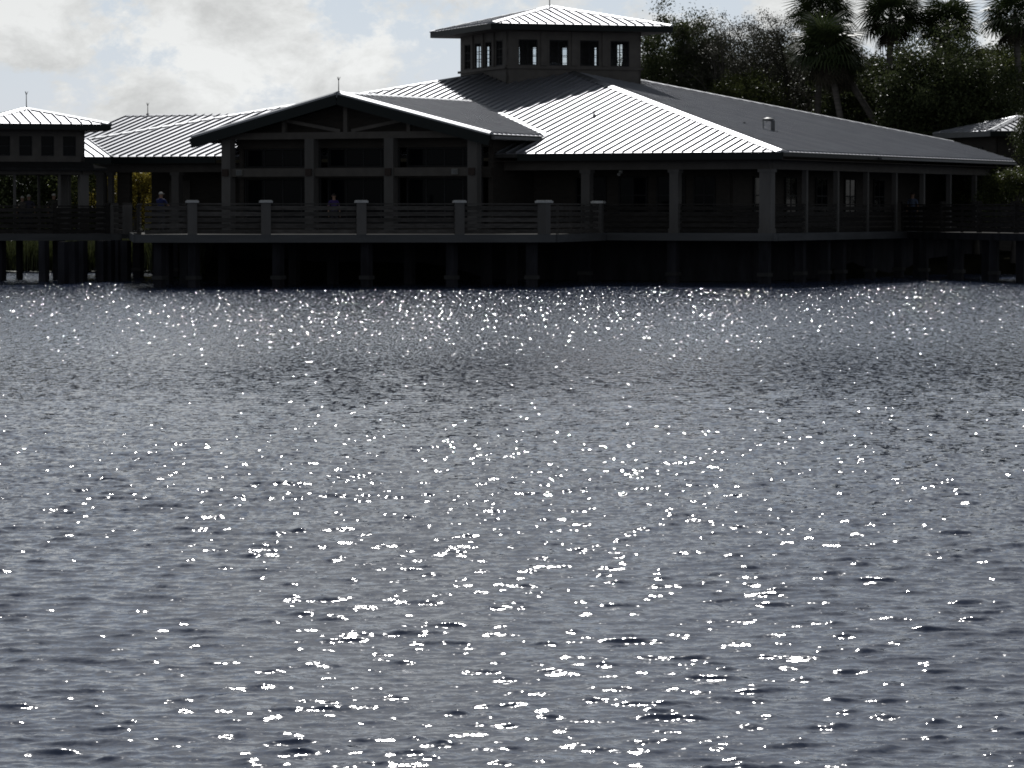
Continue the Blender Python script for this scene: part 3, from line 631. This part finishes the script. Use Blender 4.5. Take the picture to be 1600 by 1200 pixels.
# ------------------------------------------------------------------ pavilion on the left
PC = V(-19.4, 141.0, 0); PE, PB = 2.78, 1.93
ZPE, ZPA = EYE + 3.42, EYE + 4.08; MP = (ZPA - ZPE) / PE; ZPD = ZD - .06
G = thing('pavilion', PC + UP * ZPD, 'small square pavilion with silver pyramid roof and clerestory windows at the left edge', 'pavilion')
for idx, (ax, inn) in enumerate(dirs):
    o_ = PC - inn * PE - ax * PE
    roof_face(G, [(0, 0), (2 * PE, 0), (PE, PE)], o_, ax, inn, ZPE, MP, name='roof_slope', panels=idx in (0, 3), phase=PE % SEAM)
    eave_board(G, o_ + UP * ZPE, o_ + ax * 2 * PE + UP * ZPE, inn * -1, h=.2)
    mb = MB(); mb.prism([PC - inn * (PE - .02) - ax * (PE - .02) + UP * (ZPE - .2), PC - inn * (PE - .02) + ax * (PE - .02) + UP * (ZPE - .2), PC - inn * 1.85 + ax * 1.85 + UP * (ZPE - .2), PC - inn * 1.85 - ax * 1.85 + UP * (ZPE - .2)], .04); mb.build('soffit', M['soffit'], G)
    cn = PC - inn * (PE - .02) - ax * (PE - .02) + UP * ZPE; w = .17
    s1 = (ax - inn) * w / math.sqrt(2) - UP * w * MP / math.sqrt(2)
    ridge_cap(G, PC + UP * ZPA, cn, s1, (inn - ax) * w / math.sqrt(2) - UP * w * MP / math.sqrt(2), 'hip_cap')
    c0 = PC - inn * PB; z0, z1, z2, z3 = EYE + 1.58, EYE + 2.18, EYE + 2.96, ZPE - .16
    mb = MB(); mb.box(c0 + inn * .08 + UP * (z0 + z1) / 2, ax * PB, inn * .08, UP * (z1 - z0) / 2); mb.box(c0 + inn * .08 + UP * (z2 + z3) / 2, ax * PB, inn * .08, UP * (z3 - z2) / 2)
    ow = .52; pw = (2 * PB - 4 * ow) / 5
    for i in range(5): mb.box(c0 + ax * (-PB + pw / 2 + i * (pw + ow)) + inn * .08 + UP * (z1 + z2) / 2, ax * pw / 2, inn * .08, UP * (z2 - z1) / 2)
    mb.build('clerestory_wall', M['trim'], G)
    for i in range(4): window(G, c0 + ax * (-PB + pw + ow / 2 + i * (pw + ow)) + inn * .1 + UP * (z1 + z2) / 2, ax, inn * -1, ow, z2 - z1, 1, 2, 'dglass', .04)
    mb = MB(); mb.bar(c0 - ax * (PB + .3) + UP * (z0 - .0), c0 + ax * (PB + .3) + UP * (z0 - .0), .3, .26); mb.build('ring_beam', M['trim'], G)
    column(G, PC - inn * (PB - .05) + ax * (PB - .05) + UP * ZPD, z0 - .1, .36, ax, inn, cap=False)
    for s_ in (-.42, .42): column(G, c0 + ax * PB * s_ * 1.1 + UP * ZPD, z0 - .1, .10, ax, inn, cap=False, name='thin_post')
    # lean-to skirt roof round the clerestory
    roof_face(G, [(0, 0), (2 * (PB + .75), 0), (2 * PB + .75, .75), (.75, .75)], PC - inn * (PB + .75) - ax * (PB + .75), ax, inn, z0 + .12, .34, name='skirt_roof', panels=False, thick=.1).data.materials[0] = M['shingle']
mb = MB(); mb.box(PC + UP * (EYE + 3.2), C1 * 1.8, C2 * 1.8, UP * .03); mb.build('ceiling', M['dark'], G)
rod(G, PC + UP * (ZPA + .03), .55)
PDk = deck_thing('pavilion_deck', PC + UP * (ZPD - .1), 'deck of the left pavilion standing on clustered dark piles')
hw = 2.75
mb = MB(); mb.prism([PC + C1 * a + C2 * b + UP * (ZPD - .002) for a, b in ((-9, -hw), (hw + .4, -hw), (hw + .4, hw), (-9, hw))], .22); mb.build('deck_floor', M['timber'], PDk)
q0, q1 = PC - C2 * hw - C1 * 9, PC - C2 * hw + C1 * (hw + .4)
mb = MB(); mb.bar(q0 + UP * (ZPD - .13), q1 + UP * (ZPD - .13), .12, .27); mb.build('edge_beam', M['concrete'], PDk)
mb = MB(); mb.bar(q1 + UP * (ZPD - .13), q1 + C2 * 6 + UP * (ZPD - .13), .12, .27); mb.build('edge_beam', M['concrete'], PDk)
for u, v in ((2, 429), (31, 427), (69, 431), (88, 427), (99, 434), (115, 433), (129, 431), (160, 431), (172, 430), (183, 429), (197, 430)):
    y = EYE * FPX / (v - V0); pile(PDk, xat(u, y), y, ZPD - .25, .30 if u not in (31, 88) else .2, False)
fl = [PC - C2 * (hw - .25) + C1 * a for a in (-4.4, -1.9, 0.6, 2.7)]
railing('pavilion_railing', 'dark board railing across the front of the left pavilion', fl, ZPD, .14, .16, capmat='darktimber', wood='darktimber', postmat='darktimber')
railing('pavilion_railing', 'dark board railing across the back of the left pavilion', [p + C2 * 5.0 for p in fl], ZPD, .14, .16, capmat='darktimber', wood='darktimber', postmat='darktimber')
railing('link_railing', 'dark board railing closing the gap between pavilion and terrace', [PC - C2 * (hw - .25) + C1 * 2.95, TA3 + V(-.15, .15, 0)], ZPD, .3, .3, capmat='timber')

# ------------------------------------------------------------------ small pavilion behind, on the right
SC = V(24.2, 168.8, 0); SE = 3.0; ZSE, ZSA = EYE + 3.75, EYE + 4.5; MSS = (ZSA - ZSE) / SE
K = thing('garden_pavilion', SC + UP * .6, 'small outbuilding with silver hip roof among the trees at the right edge', 'pavilion')
for idx, (ax, inn) in enumerate(dirs):
    o_ = SC - inn * SE - ax * SE
    roof_face(K, [(0, 0), (2 * SE, 0), (SE, SE)], o_, ax, inn, ZSE, MSS, name='roof_slope', panels=idx in (0, 3), phase=SE % SEAM)
    eave_board(K, o_ + UP * ZSE, o_ + ax * 2 * SE + UP * ZSE, inn * -1, h=.24, mat='gutter' if idx == 3 else 'fascia')
    mb = MB(); mb.prism([SC - inn * (SE - .02) - ax * (SE - .02) + UP * (ZSE - .22), SC - inn * (SE - .02) + ax * (SE - .02) + UP * (ZSE - .22), SC - inn * 2.1 + ax * 2.1 + UP * (ZSE - .22), SC - inn * 2.1 - ax * 2.1 + UP * (ZSE - .22)], .04); mb.build('soffit', M['soffit'], K)
    cn = SC - inn * (SE - .02) - ax * (SE - .02) + UP * ZSE; w = .2
    ridge_cap(K, SC + UP * ZSA, cn, (ax - inn) * w / math.sqrt(2) - UP * w * MSS / math.sqrt(2), (inn - ax) * w / math.sqrt(2) - UP * w * MSS / math.sqrt(2), 'hip_cap')
    mb = MB(); mb.box(SC - inn * 2.1 + UP * (.5 + ZSE - .2) / 2, ax * 2.2, inn * .1, UP * (ZSE - .2 - .5) / 2); mb.build('wall', M['wall'], K)
    window(K, SC - inn * 2.22 + UP * (ZSE - 1.2), ax, inn * -1, 1.4, 1.0, 2, 1)

# ------------------------------------------------------------------ trees
def crown_mesh(name, n_clump, n_leaf, rx, ry, rz, leaf=.17, spread=.75, seed=1, hollow=.55, aspect=.55):
    rg = np.random.default_rng(seed)
    d = rg.normal(size=(n_clump, 3)); d /= np.linalg.norm(d, axis=1)[:, None]
    rad = hollow + (1 - hollow) * rg.random(n_clump) ** .6
    lob = 1 + .22 * np.sin(d[:, 0] * 5 + seed) * np.cos(d[:, 2] * 4 + seed * 2) + .18 * rg.normal(size=n_clump)
    c = d * (rad * lob)[:, None] * np.array([rx, ry, rz])
    size = spread * (.5 + rg.random(n_clump))
    idx = rg.integers(0, n_clump, n_leaf)
    o = rg.normal(size=(n_leaf, 3)) * .45 * size[idx][:, None] * np.array([1, 1, .75])
    p = c[idx] + o
    a = rg.normal(size=(n_leaf, 3)); a /= np.linalg.norm(a, axis=1)[:, None]
    b = np.cross(a, rg.normal(size=(n_leaf, 3))); b /= np.linalg.norm(b, axis=1)[:, None]
    L = leaf * (.6 + .8 * rg.random(n_leaf))[:, None]
    nn = np.cross(a, b) * L * .12
    v = np.stack([p - a * L / 2, p + b * L * aspect / 2 + nn, p + a * L / 2, p - b * L * aspect / 2 + nn], 1).reshape(-1, 3)
    return np_mesh(name, v, np.arange(len(v)).reshape(-1, 4)), c
def trunk_mb(h, r0, targets, lean=(0, 0), seed=0, limbs=9):
    rd = random.Random(seed); mb = MB(); top = V(lean[0], lean[1], h)
    pts = [V(0, 0, -.3)] + [V(lean[0] * k * k + rd.uniform(-.1, .1), lean[1] * k * k, h * k) for k in (.25, .5, .75, 1)]
    mb.tube(pts, [r0 * 1.3, r0, r0 * .85, r0 * .7, r0 * .5], 9)
    for i in range(min(limbs, len(targets))):
        t = Vector(targets[i]); k = rd.uniform(.45, 1); s_ = V(lean[0] * k * k, lean[1] * k * k, h * k)
        m = (s_ + t) / 2 + V(rd.uniform(-.3, .3), rd.uniform(-.3, .3), rd.uniform(0, .4)); mb.tube([s_, m, t], [r0 * .38, r0 * .22, r0 * .06], 6)
    return mb
CR = {}
for key, args in dict(dense=(170, 34000, 2.6, 2.6, 3.0, .15, .80, 11), dense2=(150, 32000, 3.0, 2.6, 2.6, .15, .85, 23), sparse=(260, 15000, 2.3, 2.2, 2.9, .085, .45, 31), fill=(170, 28000, 3.4, 2.6, 2.4, .17, 1.0, 47), bush=(70, 13000, 1.5, 1.3, 1.5, .12, .6, 53)).items():
    CR[key] = crown_mesh('crown_' + key, args[0], args[1], *args[2:5], args[5], args[6], args[7])
def tree(label, key, u, v_mid, y, scale, leafm, group=None, rot=0.0, trunk=True, name='broadleaf_tree', cat='tree'):
    c = ray_at(u, v_mid, y); base = V(c.x, c.y, .55); r = thing(name, base, label, cat, group)
    src, cl = CR[key]; mk = (key, leafm)
    if mk not in CR:
        me = src.copy(); me.materials.clear(); me.materials.append(M[leafm]); CR[mk] = me
    o = bpy.data.objects.new('crown', CR[mk]); COL.objects.link(o); o.parent = r
    o.location = c - base; o.rotation_euler = (0, 0, rot); o.scale = (scale, scale, scale)
    h = max(.8, c.z - base.z); rm = Matrix.Rotation(rot, 3, 'Z')
    tg = [(rm @ Vector(p)) * scale + V(0, 0, h) for p in cl[:26]]
    mb = trunk_mb(h * .95, .10 + .05 * scale, tg, (.2, 0), int(u) + int(y), 26 if key == 'sparse' else 12)
    mb.v = [tuple(Vector(p) + base) for p in mb.v]
    mb.build('trunk', M['trunk'], r, smooth=True)
    return r
GT = 'trees behind the building'
tree('dark round-topped broadleaf tree touching the cupola eave', 'dense', 1062, 105, 184, .86, 'leaf', GT, .3)
tree('dark leafy tree low behind the right wall of the cupola', 'dense2', 1020, 140, 188, .75, 'leaf', GT, 1.3)
tree('sparse grey twiggy tree next to the dark round-topped tree', 'sparse', 1128, 112, 181, .95, 'leafgrey', GT, 2.0)
tree('sparse grey tree midway between cupola and palms', 'sparse', 1178, 105, 183, 1.05, 'leafgrey', GT, .7)
tree('thin grey-leaved tree just left of the palm cluster', 'sparse', 1225, 100, 184, 1.05, 'leafgrey', GT, 3.5)
tree('low olive-green tree above the roof ridge left of the leaning palms', 'fill', 1165, 165, 179, .62, 'leafolive', GT, 1.0)
tree('dark tree filling behind the sparse grey trees', 'fill', 1120, 150, 193, 1.0, 'leafgrey', GT, 2.2)
tree('dark tree behind the thin grey-leaved tree', 'fill', 1215, 140, 195, 1.0, 'leaf', GT, 4.4)
tree('shadowy tree right behind the leaning palm trunks', 'dense2', 1290, 165, 196, 1.1, 'leaf', GT, 5.0)
tree('shadowy tree between the leaning palms and the next palm', 'fill', 1376, 160, 186, 1.0, 'leaf', GT, .2)
tree('dark leafy tree under the third palm head', 'dense', 1456, 172, 174, 1.05, 'leaf', GT, 2.6)
tree('dark leafy tree under the fourth palm head', 'dense2', 1506, 165, 175, 1.0, 'leaf', GT, 1.7)
tree('dark tree behind the outbuilding roof', 'fill', 1560, 165, 180, 1.0, 'leafolive', GT, 3.9)
tree('dark tree at the right edge below the last palm', 'dense', 1610, 150, 184, 1.05, 'leaf', GT, 4.1)
tree('low shadowy tree left of the outbuilding roof', 'dense2', 1440, 215, 180, .75, 'leaf', GT, 5.5)
tree('low dark tree over the far end of the roof ridge', 'fill', 1340, 215, 186, .9, 'leaf', GT, 1.1)
tree('leafy branch tree hanging over the outbuilding roof', 'bush', 1626, 215, 163, .85, 'leaf', GT, 2.1)
tree('glossy green bush by the boardwalk at the right edge', 'bush', 1583, 300, 152.5, .72, 'leafolive', GT, .4, name='bush', cat='bush')
tree('large dark bush beyond the right boardwalk', 'bush', 1525, 300, 157, 1.0, 'leaf', GT, 1.9, name='bush', cat='bush')
tree('dark bush between porch end and outbuilding', 'bush', 1470, 290, 160, 1.1, 'leaf', GT, 3.0, name='bush', cat='bush')
GL = 'trees across the water on the left'
tree('yellow-green tree seen through the porch on the left', 'bush', 212, 300, 170, 1.0, 'leafyellow', GL, .4)
for i, (u, v, y, s_, m_, lb) in enumerate(((-20, 300, 176, 1.5, 'leaf', 'dark tree seen through the far left bay of the pavilion'), (50, 305, 174, 1.5, 'leaf', 'dark tree seen behind the figures in the pavilion'),
        (110, 305, 177, 1.4, 'leafolive', 'dark tree seen behind the right posts of the pavilion'), (160, 300, 173, 1.3, 'leafolive', 'olive tree seen between pavilion and porch'), (258, 305, 176, 1.4, 'leaf', 'dark tree right of the yellow-green tree'))):
    tree(lb, 'bush', u, v, y, s_, m_, GL, i * 1.3)
mb = MB(); rd = random.Random(5)

# palms
def frond_mesh():
    mb = MB(); n = 22
    mb.tube([(0, 0, 0), (.45, 0, .06), (.85, 0, .02)], [.022, .016, .010], 5)
    for i in range(n):
        a = (i / (n - 1) - .5) * R(250); L = .95 * (1 - .28 * abs(a / R(125)) ** 2)
        dx, dy = math.cos(a), math.sin(a); p0 = V(.80 + .06 * dx, .06 * dy, .02)
        pm = p0 + V(dx, dy, 0) * L * .55 + V(0, 0, .05 - .10 * abs(a)); pe = p0 + V(dx, dy, 0) * L + V(0, 0, -.22 - .14 * abs(a))
        sd = V(-dy, dx, 0)
        mb.add([p0 - sd * .012, p0 + sd * .012, pm + sd * .038, pm - sd * .038, pe + sd * .005, pe - sd * .005], [(0, 1, 2, 3), (3, 2, 4, 5)])
    me = bpy.data.meshes.new('frond'); me.from_pydata(mb.v, [], mb.f); me.update(); return me
FR = frond_mesh(); FR.materials.append(M['palmleaf']); FRD = FR.copy(); FRD.materials.clear(); FRD.materials.append(M['deadpalm'])
def palm(label, u, v, y, ub, vb, s, n=34, seed=0, dead=8):
    rd = random.Random(seed); hd = ray_at(u, v, y); bt = ray_at(ub, vb, y); g = hd.z - bt.z
    k = (hd.z - .5) / g; base = V(hd.x + (bt.x - hd.x) * k, y, .5)
    r = thing('cabbage_palm', base, label, 'palm', 'cabbage palms behind the building')
    mb = MB(); mid = (base * .5 + hd * .5) + V((hd.x - base.x) * -.10, 0, 0)
    mb.tube([base - UP * .3, base * .75 + mid * .25, mid, mid * .4 + hd * .6 , hd], [.24, .18, .16, .16, .19], 10); mb.build('trunk', M['palmtrunk'], r, smooth=True)
    for i in range(n + dead):
        dd = i >= n
        el = R(rd.uniform(-62, -40)) if dd else math.asin(max(-.55, min(1, -.5 + 1.5 * (i + .5) / n + rd.uniform(-.1, .1))))
        az = i * 2.39996 + rd.uniform(-.25, .25)
        o = bpy.data.objects.new('dead_frond' if dd else 'frond', FRD if dd else FR); COL.objects.link(o); o.parent = r
        o.location = hd - base + V(0, 0, rd.uniform(-.18, .1) - (.25 if dd else 0)); q = s * rd.uniform(.85, 1.12) * (.8 if dd else 1)
        o.scale = (q, q, q); o.rotation_euler = (Matrix.Rotation(az, 3, 'Z') @ Matrix.Rotation(-el, 3, 'Y') @ Matrix.Rotation(rd.uniform(-.5, .5), 3, 'X')).to_euler()
palm('full-headed palm in front of the cluster with its trunk leaning left', 1291, 78, 176, 1309, 188, 1.22, 56, 1, 22)
palm('palm with a long pale trunk leaning to the upper left', 1309, 100, 177.5, 1360, 198, .98, 30, 2, 12)
palm('tall palm rising directly behind the full-headed palm', 1283, 20, 181, 1278, 160, 1.18, 42, 3)
palm('tall palm in the middle of the three palms against the sky', 1391, 30, 181, 1385, 180, 1.18, 44, 4)
palm('slightly lower palm second from the right edge', 1477, 42, 180, 1480, 180, 1.12, 42, 5)
palm('tall palm at the right edge standing clear against the sky', 1583, 28, 178, 1592, 180, 1.2, 40, 6)
palm('low palm with its head below the second-from-right palm', 1512, 105, 182, 1515, 200, 1.0, 30, 7)

# ------------------------------------------------------------------ reeds and lily pads on the far shore (left)
def reeds():
    rg = np.random.default_rng(9); n = 5200
    x = rg.uniform(-30, -12.2, n); y = np.array([shore(a) for a in x]) + rg.uniform(-.3, 3.0, n); h = rg.uniform(.9, 1.75, n)
    ln = rg.normal(0, .16, n); az = rg.uniform(0, 6.28, n); w = .022
    b = np.stack([x, y, np.full(n, -.2)], 1); sd = np.stack([np.cos(az), np.sin(az), np.zeros(n)], 1) * w
    md = b + np.stack([ln * .3, ln * .1, h * .55], 1); tp = b + np.stack([ln * h, ln * .3, h], 1)
    v = np.stack([b - sd, b + sd, md + sd, md - sd, tp + sd * .15, tp - sd * .15], 1).reshape(-1, 3)
    i = np.arange(n)[:, None] * 6; q = np.concatenate([i + np.array([[0, 1, 2, 3]]), i + np.array([[3, 2, 4, 5]])], 0)
    tag(link_mesh('reed_bed', np_mesh('reed_bed', v, q), M['reed']), 'green reeds along the far shore behind the left piles', 'reeds', kind='stuff')
    n = 420; x = rg.uniform(-30, -12.5, n); y = np.array([shore(a) for a in x]) - rg.uniform(-.2, 2.2, n) ** 1; mb = MB()
    for px, py in zip(x, y):
        r_ = rg.uniform(.12, .28); tl = rg.uniform(-.12, .12, 2); k = 8
        mb.add([(px + r_ * math.cos(a), py + r_ * math.sin(a), .06 + WATER + r_ * (tl[0] * math.cos(a) + tl[1] * math.sin(a))) for a in np.linspace(0, 5.6, k)], [tuple(range(k))])
    tag(mb.build('lily_pads', M['pad']), 'glinting lily pads floating in front of the reeds', 'lily pads', kind='stuff')
reeds()

# ------------------------------------------------------------------ people
skin_m = material('skin', (0.28, 0.17, 0.12), .55, .08, 6); hair_m = material('dark_hair', (0.02, 0.015, 0.012), .5, .2)
def person(label, pos, zfloor, height, facing, shirt, trousers, hat=None, sit=False, arms='down'):
    s = height / 1.72
    J = {'pel': (0, 0, .95), 'bel': (0, 0, 1.10), 'che': (0, 0.01, 1.30), 'nek': (0, 0, 1.46), 'hd0': (0, -.015, 1.55), 'hd1': (0, -.02, 1.66)}
    Rr = {'pel': (.165, .12), 'bel': (.15, .11), 'che': (.17, .12), 'nek': (.058, .058), 'hd0': (.078, .092), 'hd1': (.074, .088)}
    E = [('pel', 'bel'), ('bel', 'che'), ('che', 'nek'), ('nek', 'hd0'), ('hd0', 'hd1')]
    for sd, g in ((-1, 'l'), (1, 'r')):
        J[g + 'sh'] = (sd * .185, .01, 1.395); Rr[g + 'sh'] = (.065, .06)
        if arms == 'rail': J[g + 'el'] = (sd * .24, -.14, 1.18); J[g + 'wr'] = (sd * .17, -.36, 1.12); hx = (sd * -.02, -.09, 0)
        else: J[g + 'el'] = (sd * .25, .03, 1.12); J[g + 'wr'] = (sd * .26, -.05, .88); hx = (0, -.015, -.09)
        Rr[g + 'el'] = (.046, .044); Rr[g + 'wr'] = (.030, .026)
        w = Vector(J[g + 'wr']); pm = w + Vector(hx); J[g + 'pm'] = tuple(pm); Rr[g + 'pm'] = (.036, .018)
        E += [('che', g + 'sh'), (g + 'sh', g + 'el'), (g + 'el', g + 'wr'), (g + 'wr', g + 'pm')]
        hd = Vector(hx).normalized()
        for f, (ofs, L) in enumerate(((-.027, .072), (-.009, .082), (.009, .076), (.026, .060))):
            q = pm + Vector((0, ofs, 0) if arms != 'rail' else (ofs, 0, 0)) + hd * .03
            J[f'{g}f{f}'] = tuple(q); J[f'{g}g{f}'] = tuple(q + hd * L * .8 + Vector((0, -.012, -.012))); Rr[f'{g}f{f}'] = Rr[f'{g}g{f}'] = (.009, .009); E += [(g + 'pm', f'{g}f{f}'), (f'{g}f{f}', f'{g}g{f}')]
        q = w + Vector(hx) * .5 + Vector((-sd * .035, -.025, 0)); J[g + 'th'] = tuple(q); Rr[g + 'th'] = (.010, .010); E.append((g + 'wr', g + 'th'))
        if sit: kn, an, to = (sd * .11, -.42, .93), (sd * .12, -.44, .53), (sd * .13, -.60, .48)
        else: kn, an, to = (sd * .10, -.02, .50), (sd * .10, .02, .085), (sd * .12, -.13, .035)
        J[g + 'hi'] = (sd * .095, 0, .90); Rr[g + 'hi'] = (.10, .10); J[g + 'kn'] = kn; Rr[g + 'kn'] = (.062, .062); J[g + 'an'] = an; Rr[g + 'an'] = (.042, .045); J[g + 'to'] = to; Rr[g + 'to'] = (.042, .032)
        E += [('pel', g + 'hi'), (g + 'hi', g + 'kn'), (g + 'kn', g + 'an'), (g + 'an', g + 'to')]
    keys = list(J); me = bpy.data.meshes.new('body'); me.from_pydata([J[k] for k in keys], [(keys.index(a), keys.index(b)) for a, b in E], [])
    o = bpy.data.objects.new('tmp', me); COL.objects.link(o); md = o.modifiers.new('s', 'SKIN')
    for k, sv in zip(keys, me.skin_vertices[0].data): sv.radius = Rr[k]
    me.skin_vertices[0].data[0].use_root = True
    ss = o.modifiers.new('ss', 'SUBSURF'); ss.levels = 1; ss.render_levels = 1
    dg = bpy.context.evaluated_depsgraph_get(); body = bpy.data.meshes.new_from_object(o.evaluated_get(dg)); bpy.data.objects.remove(o)
    root = thing('person', (pos[0], pos[1], zfloor), label, 'person'); root.rotation_euler = (0, 0, facing)
    dz = -.48 if sit else 0.0
    sm = material('shirt', shirt, .85, .12, 8); tm = material('trousers', trousers, .85, .12, 8)
    b = bpy.data.objects.new('body', body); COL.objects.link(b); b.parent = root; b.location = (0, 0, dz * s); b.scale = (s, s, s)
    body.materials.clear()
    for m in (skin_m, sm, tm): body.materials.append(m)
    mi = []
    for p in body.polygons:
        x, y, z = p.center; ax = abs(x)
        i = 2 if z < .98 and ax < .21 else (1 if z < 1.45 and (ax < .215 or z > 1.2) else 0)
        if i == 2 and z < .07: i = 2
        mi.append(i); p.use_smooth = True
    body.polygons.foreach_set('material_index', mi)
    h = MB()
    for i in range(7):                      # hair: a cap of rings over the back and top of the head
        pass
    top = 1.645
    rings = []
    for i in range(6):
        a = i / 5 * R(88); rings.append([(math.cos(a) * .088 * math.cos(k * math.pi / 6), .012 + math.cos(a) * .102 * math.sin(k * math.pi / 6) - .02, top - .02 + math.sin(a) * .098) for k in range(12)])
    vs = [p for r_ in rings for p in r_]; fs = [(i * 12 + k, i * 12 + (k + 1) % 12, (i + 1) * 12 + (k + 1) % 12, (i + 1) * 12 + k) for i in range(5) for k in range(12)] + [tuple(60 + k for k in range(12))]
    h.add(vs, fs)
    if hat: h.add([(-.07, -.10, top + .0), (.07, -.10, top + .0), (.05, -.19, top - .015), (-.05, -.19, top - .015), (-.07, -.10, top + .012), (.07, -.10, top + .012), (.05, -.19, top - .005), (-.05, -.19, top - .005)], [(4, 5, 6, 7), (3, 2, 1, 0), (0, 1, 5, 4), (1, 2, 6, 5), (2, 3, 7, 6), (3, 0, 4, 7)])
    me2 = bpy.data.meshes.new('hair'); me2.from_pydata(h.v, [], h.f); me2.materials.append(material('cap_cloth', hat, .8, .05) if hat else hair_m); me2.update()
    for p in me2.polygons: p.use_smooth = True
    ho = bpy.data.objects.new('cap' if hat else 'hair', me2); COL.objects.link(ho); ho.parent = root; ho.location = (0, 0, dz * s); ho.scale = (s, s, s)
    f = MB()                                # face: nose, eyes, mouth, ears
    f.add([(-.012, -.112, 1.60), (.012, -.112, 1.60), (0, -.135, 1.592), (0, -.108, 1.64)], [(0, 1, 2), (1, 3, 2), (3, 0, 2)])
    for sx in (-1, 1): f.box((sx * .082, -.01, 1.61), (.008, 0, 0), (0, .018, 0), (0, 0, .03))
    e = MB()
    for sx in (-1, 1): e.box((sx * .032, -.107, 1.632), (.012, 0, 0), (0, .004, 0), (0, 0, .005))
    e.box((0, -.107, 1.558), (.024, 0, 0), (0, .004, 0), (0, 0, .005))
    for nm, q, m in (('nose_and_ears', f, skin_m), ('eyes_and_mouth', e, hair_m)):
        mq = bpy.data.meshes.new(nm); mq.from_pydata(q.v, [], q.f); mq.materials.append(m); oq = bpy.data.objects.new(nm, mq); COL.objects.link(oq); oq.parent = root; oq.location = (0, 0, dz * s); oq.scale = (s, s, s)
    return root
def at_col(u, y): return (xat(u, y), y)
person('person in dark blue shirt and pale cap standing behind the left terrace railing', at_col(252, 131.5), ZD, 1.55, R(150), (.02, .03, .12), (.05, .05, .06), (.55, .55, .52), arms='rail')
person('person in purple shirt standing in the middle gable bay', at_col(522, 134.2), ZD, 1.50, R(20), (.05, .03, .14), (.03, .03, .04))
person('person in light blue shirt standing at the end of the porch on the right', at_col(1425, 148.3), ZD, 1.62, R(-30), (.10, .13, .20), (.03, .03, .05))
def in_pavilion(u):
    bc = PC - C2 * .8; q = on_line(bc - C1, bc + C1, u); return (q.x, q.y)
person('leftmost of the people in pale caps inside the pavilion', in_pavilion(36), ZPD, 1.50, R(200), (.10, .09, .08), (.05, .05, .06), (.60, .58, .52))
person('person in pale cap close beside the leftmost one in the pavilion', in_pavilion(46), ZPD, 1.56, R(190), (.05, .05, .07), (.05, .05, .06), (.50, .50, .46))
person('person in pale cap standing alone near the middle of the pavilion', in_pavilion(85), ZPD, 1.60, R(170), (.06, .06, .05), (.04, .04, .05), (.62, .60, .55))
